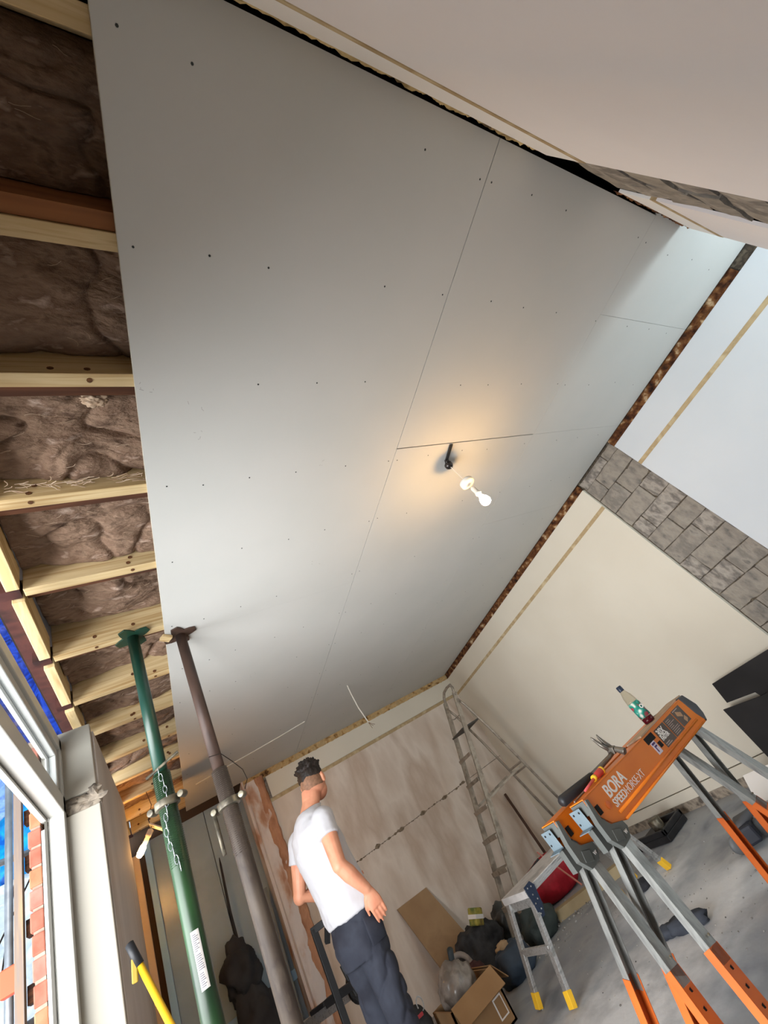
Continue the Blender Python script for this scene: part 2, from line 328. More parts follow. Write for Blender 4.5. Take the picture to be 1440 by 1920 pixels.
def block_strip(x, lo, hi, zt, parent, axis, sgn):
    z = zt; r = 0
    while z > 0.02:
        h = random.uniform(0.145, 0.175) if r else 0.09; z0 = max(0.005, z - h)
        cuts = [lo, lo + (hi - lo) * ((0.34, 0.72, 0.5)[r % 3] + random.uniform(-.04, .04)), hi]
        for a, b in zip(cuts, cuts[1:]): rough_block(x, a + 0.004, b - 0.004, z0 + 0.004, z - 0.004, random.choice(BLOCKS), parent, axis=axis, sgn=sgn)
        z = z0; r += 1
block_strip(XR + 0.022, 1.288, 1.782, 2.5, wr, 'x', -1)

wf = struct(empty('wall_far', (2.3, YF, 0)))
obj('backing', M().box(0.74, 3.9, YF + 0.012, YF + 0.15, 0, 2.72), CONC, wf)
obj('plaster_face', M().box(0.92, XR, YF, YF + 0.011, 1.262, 2.175), FARWALL, wf)
obj('plaster_face', M().box(0.88, XR, YF, YF + 0.011, 0.0, 1.256), FARWALL, wf)
obj('wall_board', M().box(0.955, XR, YF - 0.012, YF + 0.01, 2.21, 2.435), CREAMP, wf, bevel=0.003)
obj('joint_tape', M().box(0.93, XR, YF - 0.006, YF + 0.01, 2.172, 2.209), TAN, wf)
ragged('packing_strip', (0.72, YF - 0.002, 2.436), (XR, YF - 0.002, 2.436), (0, -0.02, 0), 0.072, RAGTAN, wf, 5, 0.006, 200)
cr = M()
for k in range(46):
    x = 1.45 + k * 0.036 + random.uniform(-.012, .012); s_ = random.choice([.004, .006, .005, .012]) if k % 9 else .022
    cr.blob((x, YF - 0.0005, 1.259 + random.uniform(-.006, .006)), (s_ * 1.8, 0.002, s_), 0.5, 2, k, 1)
o = obj('seam_chip', cr, pm('seam_dirt', [(96, 82, 66), (140, 124, 104)], 40, 0.95), wf); o['kind'] = 'stuff'
def pierf(u, v):
    z = v * 2.46; k = noise.fractal(V((u * 2, z * 6, 4)), 0.8, 2, 4); x = 0.715 + u * 0.21 + (0.012 * k if u > 0.9 else 0)
    return V((x, YF - 0.03 - 0.008 * noise.fractal(V((x * 9, z * 5, 1)), 0.7, 2, 4) + (0.035 if u in (0, 1) else 0), z))
obj('pier_face', M().grid(10, 70, pierf), PIER, wf)
def stripf(u, v):
    z = v * 2.46; k = noise.fractal(V((u * 2, z * 7, 9)), 0.8, 2, 4); k2 = noise.fractal(V((3, z * 5, 2)), 0.8, 2, 4)
    x = (0.835 + 0.03 * k2) + u * (0.935 + 0.012 * k - 0.835 - 0.03 * k2); return V((x, YF - 0.037 - 0.01 * noise.fractal(V((x * 12, z * 7, 8)), 0.7, 2, 4) + (0.04 if u > .99 else 0.006 if u < .01 else 0), z))
obj('brown_plaster_strip', M().grid(6, 80, stripf), PIERB, wf)['label'] = 'rough brown plaster edge'
obj('reveal', M().box(0.70, 0.74, YF - 0.01, 5.75, 0, 2.5), PIER, wf)

dr = struct(empty('door_1', (0.25, 5.72, 0)))
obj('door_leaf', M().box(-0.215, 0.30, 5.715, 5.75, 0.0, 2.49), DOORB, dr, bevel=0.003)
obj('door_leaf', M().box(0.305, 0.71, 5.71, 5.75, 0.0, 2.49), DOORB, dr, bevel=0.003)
obj('bottom_rail', M().box(-0.21, 0.70, 5.66, 5.712, 0.83, 0.90), BLUETRIM, dr, bevel=0.003)
obj('door_post', M().box(-0.268, -0.215, 5.62, 5.70, 0, 2.49), BLUETRIM, dr, bevel=0.004)['label'] = 'pale blue door post'
obj('door_post', M().box(-0.37, -0.305, 5.40, 5.46, 0, 2.35), POSTW, dr, bevel=0.004)['label'] = 'bare post lit orange by the bulb'

wn = struct(empty('wall_near', (1.4, YN, 0)))
for a, b in ((-0.42, 1.545), (2.07, 2.84)):
    obj('skim_face', M().box(a, b, YN - 0.012, YN, 0, 2.262), TOPWALL, wn)
    obj('wall_board', M().box(a, b, YN - 0.010, YN + 0.002, 2.29, 2.445), BANDW, wn, bevel=0.001)
    obj('joint_tape', M().box(a, b, YN - 0.012, YN + 0.002, 2.262, 2.29), TAN, wn)
obj('backing', M().box(-0.42, 2.84, YN - 0.2, YN - 0.045, 0, 2.72), DARK, wn)
ragged('packing_strip', (-0.4, YN - 0.012, 2.445), (1.5, YN - 0.012, 2.445), (0, 0.02, 0), 0.046, RAGYEL, wn, 2, 0.006, 140)
ragged('packing_strip', (2.1, YN - 0.012, 2.445), (2.84, YN - 0.012, 2.445), (0, 0.02, 0), 0.05, RAGBROWN, wn, 7, 0.006, 80)
obj('leak_filler', M().box(2.07, 2.84, YN - 0.04, YN - 0.022, 2.40, 2.4995), DARK, wn)  # dark box added behind the packing strip to stop a light leak
obj('leak_end_cap', M().box(2.825, 2.84, YN - 0.2, YN - 0.013, 0, 2.498), WHITEP, wn)  # unseen cap added to close the wall cavity against side light
obj('mortar_bed', M().box(1.545, 2.07, YN - 0.05, YN - 0.022, 0, 2.45), MORTAR, wn)
block_strip(YN - 0.006, 1.55, 2.065, 2.44, wn, 'y', 1)
sid = struct(obj('wall_side_passage', M().box(2.74, 3.9, -1.9, -1.8, 0, 0.5).box(2.74, 2.84, -1.8, -0.41, 0, 2.6), WHITEP))

wl = struct(empty('wall_left', (-0.33, 3.3, 0)))
obj('nib_front', M().box(-0.484, -0.268, 2.655, 2.70, 0, 1.985), NIBW, wl, bevel=0.004)
obj('nib_front', M().box(-0.484, -0.275, 2.655, 2.70, 2.062, 2.40), NIBW, wl, bevel=0.004)
obj('nib_core', M().box(-0.484, -0.29, 2.68, 4.0, 0, 2.34), CONC, wl)
obj('nib_side', M().box(-0.285, -0.262, 2.672, 3.98, 0, 1.99), NIBG, wl, bevel=0.003)
obj('nib_side', M().box(-0.285, -0.264, 2.676, 3.98, 1.985, 2.36), NIBG, wl, bevel=0.003)
obj('daylight_stop', M().box(-0.5, -0.40, -0.45, 0.745, 0, 2.56), NIBW, wl)  # unseen wall piece added to keep daylight off the near ceiling
ch = M()
for k in range(9): ch.blob((-0.40 + 0.13 * random.random() + (0.02 if k > 5 else 0), 2.672, 1.995 + 0.055 * random.random()), (0.04, 0.014, 0.02), 0.5, 2, k, 2)
for k in range(6): ch.blob((-0.288, 2.672 + 0.04 * random.random(), 1.98 + 0.10 * random.random()), (0.026, 0.03, 0.030), 0.5, 2, k + 20, 2)
obj('broken_patch', ch, CONC, wl)['label'] = 'patch of broken grey concrete'
obj('rear_lining', M().box(-0.52, -0.42, 4.0, 5.9, 0, 2.4), pm('dark_lining', [(92, 74, 58), (70, 54, 42)], 4, 0.9), wl)
obj('far_lining', M().box(-0.5, 0.75, 5.76, 5.82, 0, 2.7), pm('dark_lining_end', [(80, 66, 54)], 4, 0.9), wl)

wi = struct(empty('window_1', (-0.43, 1.3, 0)))
y0, y1 = 0.75, 2.655
obj('frame_head', M().box(-0.48, -0.40, y0, y1, 2.30, 2.36), UPVC, wi, bevel=0.004)
obj('transom', M().box(-0.49, -0.40, y0, y1, 2.0, 2.075), UPVC, wi, bevel=0.004)
obj('jamb', M().box(-0.46, -0.40, 2.61, y1, 0, 2.36), UPVC, wi, bevel=0.004)
obj('sash_rail', M().box(-0.455, -0.412, y0, 2.61, 2.262, 2.30).box(-0.455, -0.412, y0, 2.61, 2.075, 2.108).box(-0.455, -0.412, 2.575, 2.61, 2.108, 2.262), UPVC, wi, bevel=0.004)
obj('gasket', M().box(-0.4475, -0.44, y0, 2.575, 2.256, 2.262).box(-0.4475, -0.44, y0, 2.575, 2.108, 2.114).box(-0.4475, -0.44, 2.569, 2.575, 2.114, 2.256).box(-0.465, -0.46, y0, 2.61, 1.99, 2.0).box(-0.472, -0.462, 2.60, 2.612, 0, 1.99), GASKET, wi)
obj('pane', M().box(-0.438, -0.434, y0, 2.575, 2.108, 2.262), GLASS, wi)
obj('frame_sill', M().box(-0.49, -0.40, y0, y1, 0, 0.06), UPVC, wi, bevel=0.004)
obj('cover_strip', M().box(-0.487, -0.463, 2.618, 2.64, 0, 1.965), UPVCD, wi, bevel=0.002)['label'] = 'grimy white strip between frame and brick'
obj('jamb', M().box(-0.46, -0.40, 0.75, 0.795, 0, 2.36), UPVC, wi, bevel=0.004)

# ------------------------------------------------------------------ outside
BR = [pm('brick_' + n, [c, c2], 18, 0.9, 0.3) for n, c, c2 in (('red', (146, 82, 64), (164, 100, 82)), ('pink', (150, 98, 84), (166, 118, 104)), ('orange', (156, 98, 68), (170, 116, 86)))]
bp = empty('brick_pier', (-0.51, 2.67, 0)); tag(bp, 'red brick pier standing just outside beside the white window frame', 'brick pier')
obj('mortar', M().box(-0.525, -0.492, 2.628, 2.80, 0, 2.4), pm('pale_mortar', [(168, 146, 130), (150, 128, 112)], 20, .95), bp)
bm0 = [M().box(-0.085, 0.078, -0.05, 0.05, -0.033, 0.033) for _ in range(1)]
for k in range(31):
    m_ = M().box(-0.532 + random.uniform(-.003, .003), -0.489, 2.622 + random.uniform(-.004, .004), 2.74, 0.006 + k * 0.0765, 0.071 + k * 0.0765); obj('brick', m_, BR[k % 3] if k % 5 else BR[0], bp, bevel=0.004)
GALV = pm('galvanised_tube', [(150, 154, 158), (178, 182, 186)], 10, 0.45, metal=0.7)
sb_ = empty('scaffold_board', (-0.9, 4.2, 0)); tag(sb_, 'upright weathered timber board on the scaffold outside beside the brick pier', 'scaffold board')
obj('board', M().box(-0.925, -0.882, 4.16, 4.215, -0.03, 3.0), pm('grey_timber', [(146, 118, 90), (130, 116, 108), (160, 134, 104)], 4, 0.8, 0.1, stretch=(6, 6, 0.4)), sb_)
for z in (1.27, 1.62, 1.95, 2.32, 2.62): obj('fixing_block', M().box(-0.88, -0.79, 4.22, 4.30, z, z + 0.09), OLDWOOD, sb_)
sp = empty('scaffold', (-1.2, 4.6, 0)); tag(sp, 'galvanised scaffold tubes and thin braces seen through the window', 'scaffold')
for a, b in (((-2.2, 4.3, 2.62), (-0.8, 4.9, 2.62)), ((-1.05, 4.6, -0.03), (-1.05, 4.6, 3.2)), ((-2.2, 4.2, 1.5), (-0.8, 4.9, 1.62))): obj('tube', M().tube([a, b], 0.024, 10), GALV, sp, smooth=True)
for a, b in (((-1.5, 4.3, 1.2), (-0.95, 4.7, 2.4)), ((-1.5, 4.4, 2.3), (-0.95, 4.7, 1.3)), ((-1.3, 4.5, 0.2), (-1.0, 4.7, 2.7)), ((-1.18, 4.5, 1.4), (-1.22, 4.5, 3.0))): obj('brace', M().tube([a, b], 0.006, 6), DARK, sp)
def tarp(name, label, cols, o, u, v, amp, sd, t=0.004, rough=0.5):
    e = empty(name, o); tag(e, label, 'tarpaulin' if 'tarp' in name else 'sheeting')
    n_ = V(u).cross(V(v)).normalized()
    def f(a, b): return V(o) + V(u) * a + V(v) * b + n_ * (amp * noise.fractal(V((a * V(u).length * 1.6 + sd, b * V(v).length * 2.4, sd)), 0.8, 2, 5) + amp * .5 * (1 - abs(noise.noise(V((a * 5 + b * 3, sd, b * 2))))) ** 4)
    m_ = M().grid(50, 40, f); ob = obj('sheet', m_, pm(name + '_cloth', cols, 5, rough, dist=1), e, smooth=True)
    s_ = ob.modifiers.new('cloth', 'SOLIDIFY'); s_.thickness = t; return e
tarp('tarpaulin', 'deep blue crumpled tarpaulin hanging high outside behind the top window pane', [(14, 40, 130), (24, 70, 190), (10, 26, 90)], (-2.8, 6.5, 2.9), (2.3, 0, 0), (0, .3, 4.6), 0.16, 3)
tarp('tarpaulin', 'bright cyan blue tarpaulin behind the scaffold board', [(0, 130, 210), (10, 170, 235), (0, 96, 190)], (-1.75, 6.2, 2.78), (.66, 0, .05), (0, 0, .95), 0.05, 9)
tarp('tarpaulin', 'slack grey blue tarpaulin fold slanting over the cyan one outside', [(90, 130, 200), (130, 166, 220), (60, 90, 170)], (-2.0, 5.9, 3.0), (.66, 0, .42), (-.05, 0, .42), 0.06, 5)
tarp('plastic_sheet', 'white plastic sheeting draped low outside the window', [(206, 216, 222), (176, 190, 200), (228, 234, 236)], (-2.8, 6.05, -0.02), (2.1, 0, 0), (0, 0, 2.86), 0.10, 14, rough=0.3)
bg = empty('scaffold_clip', (-0.99, 4.38, 1.74)); tag(bg, 'orange red plastic piece clipped low on the scaffold outside', 'scaffold clip')
obj('body', M().box(-1.04, -0.94, 4.34, 4.42, 1.74, 1.88), pm('orange_plastic', [(226, 96, 62)], 3, 0.5), bg, bevel=0.01)

# ------------------------------------------------------------------ ceiling fittings
bulb_pos = V((1.78, 1.25, 2.125)); WP = pm('white_plastic', [(226, 222, 212)], 3, 0.4); BLACKP = pm('black_plastic', [(26, 26, 28), (38, 38, 40)], 10, 0.5); 
pl = empty('pendant_bulb', (1.772, 1.252, 2.5)); tag(pl, 'bare glowing bulb hanging on a thin flex from the boarded ceiling', 'light bulb')
obj('strap', M().beam((1.754, 1.112, 2.494), (1.764, 1.225, 2.488), 0.022, 0.006), BLACKP, pl)
obj('clip', M().lathe([(0.016, 0), (0.026, 0.012), (0.026, 0.03), (0.012, 0.045)], (1.776, 1.248, 2.445)).beam((1.764, 1.222, 2.49), (1.772, 1.248, 2.47), .02, .02), pm('dark_chrome', [(70, 66, 64)], 5, 0.3, metal=0.8), pl, smooth=True)
obj('flex', M().tube([(1.777, 1.248, 2.45), (1.779, 1.25, 2.3)], 0.0022, 6), WP, pl)
obj('ceiling_rose', M().lathe([(0.012, 0.022), (0.040, 0.020), (0.044, 0.014), (0.044, -0.006), (0.038, -0.012), (0.016, -0.014)], (1.779, 1.25, 2.285), n=24), WP, pl, smooth=True)
obj('lampholder', M().lathe([(0.009, 0.03), (0.015, 0.02), (0.015, -0.02), (0.018, -0.024), (0.018, -0.034), (0.012, -0.036)], (1.78, 1.25, 2.215), n=18), WP, pl, smooth=True)
obj('bulb', M().lathe([(0.011, 0.052), (0.014, 0.036), (0.026, 0.014), (0.030, -0.004), (0.026, -0.02), (0.014, -0.029), (0.001, -0.031)], bulb_pos, n=20), emit('warm_bulb', (1, 0.58, 0.20, 1), 280), pl, smooth=True)
wk = empty('work_bulb', (-0.15, 4.4, 2.42)); tag(wk, 'orange-glowing bulb in a dangling white holder behind the white nib wall', 'light bulb')
obj('flex', M().tube([(-0.13, 4.4, 2.51), (-0.11, 4.41, 2.40), (-0.15, 4.42, 2.31), (-0.137, 4.4, 2.24)], 0.003, 6), pm('brown_flex', [(70, 40, 24)], 3, 0.6), wk)
d_ = (V((-0.232, 4.4, 2.087)) - V((-0.139, 4.4, 2.206))).normalized()
obj('holder', M().lathe([(0.010, 0), (0.022, 0.008), (0.022, 0.05), (0.017, 0.055), (0.017, 0.10)], (-0.139, 4.4, 2.23), d_, 16), WP, wk, smooth=True)
obj('mounting_plate', M().obox((-0.105, 4.4, 2.225), (0.11, 0.09, 0.012), (0, 0.75, 0)), WP, wk, bevel=0.004)
obj('bulb', M().lathe([(0.012, 0), (0.022, 0.015), (0.024, 0.06), (0.016, 0.08), (0.001, 0.085)], V((-0.139, 4.4, 2.23)) + d_ * 0.10, d_, 16), emit('work_bulb_glow', (1, 0.48, 0.13, 1), 420), wk, smooth=True)
CW = pm('white_cable', [(214, 208, 196)], 3, 0.5)
tag(obj('ceiling_cable', M().tube([(1.326, 4.517, 2.498), (1.05, 4.58, 2.493), (0.8, 4.635, 2.492), (0.515, 4.698, 2.494), (0.25, 4.76, 2.494)], 0.005, 6), CW), 'thin white cable running straight along the boarded ceiling behind the brown prop', 'cable')
cc = empty('hanging_cable', (1.741, 4.088, 2.5)); tag(cc, 'short white cable drooping from the ceiling with bare frayed cores', 'cable')
obj('sheath', M().tube([(1.741, 4.088, 2.502), (1.735, 4.088, 2.40), (1.735, 4.085, 2.25), (1.755, 4.08, 2.08)], 0.006, 8), CW, cc)
for dx, dz in ((0.03, -0.05), (0.01, -0.065), (0.05, -0.045)): obj('core', M().tube([(1.755, 4.08, 2.08), (1.755 + dx * .5, 4.08, 2.08 + dz * .6), (1.755 + dx, 4.08, 2.08 + dz)], 0.0022, 5), pm('core_brown', [(112, 84, 60)], 3, 0.6), cc)

# ------------------------------------------------------------------ steel props
def prop(name, label, x, y, ztop, zthr, zcol, paint, dark, plate_rot, green):
    e = empty(name, (x, y, 0)); tag(e, label, 'steel prop', 'adjustable steel props under the ceiling')
    a = zthr
    obj('base_plate', M().box(x - .075, x + .075, y - .075, y + .075, 0, 0.008), paint, e)
    obj('outer_tube', M().lathe([(0.033, 0.008), (0.033, zthr - 0.36), (0.0335, zthr - 0.35), (0.0335, zthr), (0.029, zthr + 0.001)], (x, y, 0), n=24), paint, e, smooth=True)
    obj('inner_tube', M().lathe([(0.0265, zthr), (0.0265, ztop - 0.008)], (x, y, 0), n=24), dark, e, smooth=True)
    th = M(); k = 0
    n_ = 44; pts = []
    for i in range(n_ * 10 + 1):
        t = i / 10; pts.append((x + 0.0335 * math.cos(t * 2 * math.pi), y + 0.0335 * math.sin(t * 2 * math.pi), zthr - 0.345 + 0.335 * t / n_))
    th.tube(pts, 0.0018, 4); obj('screw_thread', th, paint, e)
    s_ = 0.072; notch = [(-s_, -.045), (-.05, -s_), (-.022, -s_ + .008), (0, -s_ + .022), (.022, -s_ + .008), (.05, -s_), (s_, -.045), (s_ - .012, -.02), (s_ - .028, 0), (s_ - .012, .02),
                         (s_, .045), (.05, s_), (.022, s_ - .008), (0, s_ - .022), (-.022, s_ - .008), (-.05, s_), (-s_, .045), (-s_ + .012, .02), (-s_ + .028, 0), (-s_ + .012, -.02)]
    c, s2 = math.cos(plate_rot), math.sin(plate_rot)
    obj('head_plate', M().prism([(x + p * c - q * s2, y + p * s2 + q * c, ztop - 0.008) for p, q in notch], (0, 0, 0.0075)), dark, e, bevel=0.001)
    col = M().lathe([(0.035, 0), (0.047, 0.004), (0.047, 0.030), (0.035, 0.034)], (x, y, zcol), n=20)
    for an in (2.6, -0.45): col.lathe([(0.013, -0.02), (0.0145, 0), (0.013, 0.02)], (x + 0.064 * math.cos(an), y + 0.064 * math.sin(an), zcol + 0.018), (math.cos(an + 1.57), math.sin(an + 1.57), 0), 12)
    obj('collar', col, NUT, e, smooth=True, bevel=0.0015)
    return e
NUT = pm('worn_cast_metal', [(118, 110, 92), (84, 78, 68), (146, 138, 118)], 16, 0.45, 0.2, metal=0.6)
GREEN = pm('green_paint', [(22, 50, 22), (32, 64, 30), (18, 40, 20), (54, 76, 48)], 7, 0.4, 0.1, stretch=(1, 1, 0.3), lo=0.3, hi=0.75, spec=0.45)
GREENT = pm('green_paint_tarp_tint', [(14, 48, 40), (20, 58, 46), (32, 50, 28)], 6, 0.38, 0.1, stretch=(1, 1, 0.4), spec=0.5)  # teal in this green stands in for the blue tarpaulin's reflection
BROWN = pm('weathered_brown_steel', [(44, 37, 32), (80, 69, 58), (58, 48, 41), (106, 94, 80)], 10, 0.6, 0.3, stretch=(1, 1, 0.35), lo=0.28, hi=0.74)
BROWNR = pm('rusty_brown_steel', [(60, 45, 38), (74, 56, 47), (46, 35, 30)], 8, 0.55, 0.2, stretch=(1, 1, 0.4))
pg = prop('steel_prop', 'green painted adjustable steel prop holding up the bare joists', 0.0, 2.14, 2.512, 1.80, 1.665, GREEN, GREENT, 0.25, True)
pb = prop('steel_prop', 'weathered brown adjustable steel prop pressed against the ceiling board edge', 0.22, 2.235, 2.5, 1.74, 1.575, BROWN, BROWNR, 0.45, False)
obj('locking_pin', M().tube([(-0.055, 2.12, 1.80), (0.075, 2.10, 1.845)], 0.006, 8), NUT, pg)
lk = M()
for k in range(15):
    z = 1.80 - k * 0.025; x = -0.01 + 0.012 * math.sin(k * 0.5); y = 2.14 - 0.040
    pts = [(x + (0.007 * math.cos(t) if k % 2 else 0.002), y + (0.0 if k % 2 else 0.007 * math.cos(t)), z + 0.016 * math.sin(t)) for t in [2 * math.pi * q / 8 for q in range(9)]]
    lk.tube(pts, 0.0013, 5)
obj('chain', lk, GALV, pg)['kind'] = 'stuff'
def sticker(u, v):
    a = -1.95 + u * 0.8; return V((0.0337 * math.cos(a), 2.14 + 0.0337 * math.sin(a), 1.10 + v * 0.155))
obj('label_sticker', M().grid(6, 1, sticker), pm('sticker_white', [(186, 180, 174)], 3, 0.6), pg)
lt = M()
for k in range(26):
    z0_ = 1.108 + k * 0.0054
    if k in (7, 16): continue
    l = random.uniform(.35, .8)
    lt.grid(4, 1, lambda u, v, z0_=z0_, l=l: V((0.0340 * math.cos(-1.85 + u * l * .75), 2.14 + 0.0340 * math.sin(-1.85 + u * l * .75), z0_ + v * 0.0018)))
obj('print_line', lt, pm('sticker_print', [(70, 66, 84)], 3, 0.7), pg)['kind'] = 'stuff'
obj('turning_handle', M().tube([(0.155, 2.235, 1.575), (0.155, 2.235, 1.425)], 0.0085, 10), NUT, pb, smooth=True)
obj('tie_wire', M().tube([(0.19, 2.20, 1.80), (0.24, 2.196, 1.79), (0.265, 2.24, 1.775), (0.285, 2.27, 1.76), (0.32, 2.29, 1.71), (0.325, 2.28, 1.66), (0.30, 2.26, 1.62)], 0.0018, 5), DARK, pb)
obj('wood_packer', M().obox((0.148, 2.215, 2.492), (0.05, 0.045, 0.016), (0.1, 0.2, 0.5)), PINE, pb)['label'] = 'splintered pale wood packer'

# ------------------------------------------------------------------ leaning bits near the nib
yl = empty('yellow_pole', (-0.12, 4.0, 0)); tag(yl, 'yellow pole tool with a black end grip beside the white nib wall', 'pole tool')
P0, P1 = V((-0.212, 2.45, 1.376)), V((0.211, 2.45, 0.0)); dd = (P1 - P0).normalized()
obj('pole', M().tube([P0 + dd * 0.07, P1], 0.012, 14), pm('yellow_fibreglass', [(222, 172, 36), (206, 156, 30)], 6, 0.4), yl, smooth=True)
obj('grip', M().tube([P0 - dd * .0, P0 + dd * .004, P0 + dd * 0.085], [0.008, 0.015, 0.015], 14), BLACKP, yl, smooth=True)
obj('side_clip', M().obox(P0 + dd * 0.08 + V((-0.016, 0, -0.01)), (0.02, 0.02, 0.07), (0, 0.1, 0)), pm('dark_yellow', [(150, 128, 44)], 3, 0.6), yl, bevel=0.004)
yl.location = P1
for c in yl.children: c.data.transform(Matrix.Translation(V((-0.12, 4.0, 0)) - P1))
br = tag(obj('crowbar', M().tube([(0.335, 5.60, 2.0), (0.332, 5.60, 1.94), (0.31, 5.60, 1.55), (0.32, 5.58, 0.0)], [0.003, 0.010, 0.013, 0.014], 10), BLACKP), 'long dark pointed bar leaning against the blue-grey door', 'bar')
jk = empty('dark_bag', (0.28, 5.6, 0)); tag(jk, 'dark rounded bag heaped in front of the blue-grey door', 'bag')
obj('body', M().blob((0.28, 5.56, 1.12), (0.14, 0.09, 0.22), 0.35, 1.6, 5).blob((0.33, 5.54, 0.5), (0.22, 0.13, 0.5), 0.3, 1.6, 9, flat=0.0), pm('near_black_cloth', [(40, 44, 50), (56, 60, 66)], 6, 0.8, 0.2), jk, smooth=True)
tag(obj('grey_offcut', M().obox((0.60, 5.63, 0.78), (0.10, 0.02, 1.55), (0.04, 0.02, 0)), pm('grey_offcut_m', [(140, 152, 158), (124, 134, 140)], 3, 0.8)), 'narrow pale grey board offcut leaning by the blue-grey door', 'board')

# ------------------------------------------------------------------ sawhorses
ORANGE = pm('orange_powder_coat', [(214, 112, 22), (222, 122, 30)], 5, 0.38, 0.02, spec=0.5)
ORLEG = pm('orange_leg', [(214, 108, 44), (196, 92, 34)], 7, 0.4, spec=0.5)
GREYP = pm('grey_moulding', [(86, 88, 84), (98, 100, 96)], 8, 0.6)
GREYD = pm('dark_grey_moulding', [(70, 70, 72), (80, 80, 82)], 8, 0.6)
ZINC = pm('zinc_plate', [(118, 134, 142), (134, 148, 154)], 8, 0.5, metal=0.4)
SILV = pm('galvanised_leg', [(152, 152, 146), (170, 170, 165), (138, 138, 134)], 9, 0.36, metal=0.6, stretch=(4, 4, .5))
PRINTD = pm('print_panel_dark', [(80, 68, 60), (96, 84, 76)], 9, 0.55)
PRINTW = pm('print_white', [(232, 226, 220)], 3, 0.6)
SLOT = pm('dark_slot', [(22, 18, 16)], 3, 0.8)
L2 = 0.53; ZT, ZB = 0.83, 0.688
def channel(mb, a, b, wd, dp, th, out):
    """U channel from a to b, web facing 'out'"""
    a = V(a); b = V(b); d = (b - a).normalized(); o_ = V(out); o_ = (o_ - d * o_.dot(d)).normalized(); s_ = d.cross(o_)
    q = Matrix((s_, d, o_)).transposed(); l = (b - a).length; c = (a + b) / 2
    mb.obox(c, (wd, l, th), q)
    for k in (-1, 1): mb.obox(c + s_ * k * (wd / 2 - th / 2) - o_ * dp / 2, (th, l, dp), q)
    return mb
def sawhorse(loc, rz, label, full):
    e = empty('sawhorse', loc, rz); tag(e, label, 'sawhorse', 'folding steel sawhorses')
    yw = 0.042
    prof = [(-L2, ZT), (L2 - .02, ZT), (L2 + .035, ZB + .02), (L2 + .015, ZB), (-L2 + .13, ZB), (-L2 + .055, ZB + .028), (-L2, ZB + .095)]
    bdy = M().prism([(x, -yw, z) for x, z in prof], (0, 0.0025, 0)).prism([(x, yw - 0.0025, z) for x, z in prof], (0, 0.0025, 0)).box(-L2, L2 - .02, -yw - 0.002, yw + 0.002, ZT - 0.003, ZT + 0.001)
    obj('body', bdy, ORANGE, e, True, bevel=0.0012)
    rib = M().tube([(-L2 + .125, -yw - 0.001, ZB + .032), (L2 - .04, -yw - 0.001, ZB + .032)], 0.006, 8).beam((-L2 + .13, -yw - .003, ZB + .004), (L2 + .01, -yw - .003, ZB + .004), 0.008, 0.008)
    obj('lower_rib', rib, ORANGE, e, True, smooth=True)
    capb = M().prism([(L2 - .02, -.046, ZT + .006), (L2 + .035, -.046, ZT + .004), (L2 + .072, -.046, ZB + .075), (L2 + .06, -.046, ZB + .03), (L2 + .03, -.046, ZB - .005), (L2 + .0, -.046, ZB + .05)], (0, .092, 0))
    obj('end_cap', capb, GREYD, e, True, bevel=0.005)
    nb = M().prism([(-L2 - .012, -.050, ZB + .06), (-L2 + .004, -.050, ZT - .006), (-L2 + .020, -.050, ZT - .010), (-L2 + .016, -.050, ZB + .06), (-L2 + .04, -.050, ZB + .03), (-L2 + .10, -.050, ZB + .012), (-L2 + .105, -.050, ZB - .01), (-L2 + .08, -.050, ZB - .038), (-L2 + .02, -.050, ZB - .042), (-L2 - .012, -.050, ZB)], (0, .025, 0)).box(-L2, -L2 + .09, .015, .046, ZB - .03, ZB + .05).box(-L2 - .002, -L2, -.04, .04, ZB + .09, ZT - .004)
    obj('end_bracket', nb, GREYP, e, True, bevel=0.006)
    obj('bracket_badge', M().obox((-L2 + .036, -.051, ZB - .006), (.045, .003, .036), (0, .35, 0)), GREYP, e, True, bevel=0.004)
    lettering('bracket_letter', 'W', 0.017, PRINTW, e, (-L2 + .068, -.0515, ZB - .022), (math.radians(90), 0, 0))
    obj('slot', M().box(-L2 + .028, -L2 + .05, -yw - .003, -yw, ZB + .068, ZB + .10), SLOT, e, True)
    tp = M().obox((-L2 - .014, .018, ZB + .092), (.003, .064, .072), (0, -.1, 0)).obox((-L2 - .028, .018, ZB + .058), (.028, .064, .003), (0, -.1, 0))
    obj('support_tab', tp, ZINC, e, True, bevel=0.001)
    hl = M()
    for yy, zz in ((.0, .115), (.034, .115), (.038, .08)): hl.lathe([(.0042, 0), (.0042, .002)], (-L2 - .0150 + (zz - .092) * -.1 + (.115 - zz) * -.0, yy, ZB + zz), (-1, 0, -.1), 8)
    obj('tab_hole', hl, SLOT, e, True)['kind'] = 'stuff'
    for sx in (-1, 1):
        for sy in (-1, 1):
            top = V((sx * (L2 - .065), sy * .03, ZB + .01)); ft = V((sx * (L2 + .06), sy * .205, 0.012)); mid = top.lerp(ft, 0.50)
            lg = obj('leg', channel(M(), top, top.lerp(ft, .56), .044, .028, .003, (0, sy, 0)), SILV, e, True)
            obj('leg_extension', channel(M(), mid, ft, .050, .032, .003, (0, sy, 0)), ORLEG, lg, True)
            if sy < 0:
                hh = M(); d = (ft - mid).normalized(); o_ = V((0, sy, 0)); o_ = (o_ - d * o_.dot(d)).normalized()
                for k in range(6): hh.obox(mid.lerp(ft, .16 + .12 * k) + o_ * .0018, (.008, .001, .014), (0, 0.12 * sx, 0))
                obj('peg_hole', hh, SLOT, lg, True)['kind'] = 'stuff'
            obj('rubber_foot', M().obox(ft, (.062, .05, .024)), BLACKP, lg, True, bevel=0.004)
            obj('rivet', M().sphere(mid + V((0.012, sy * .003, .02)), .005, 1), NUT, lg, True)
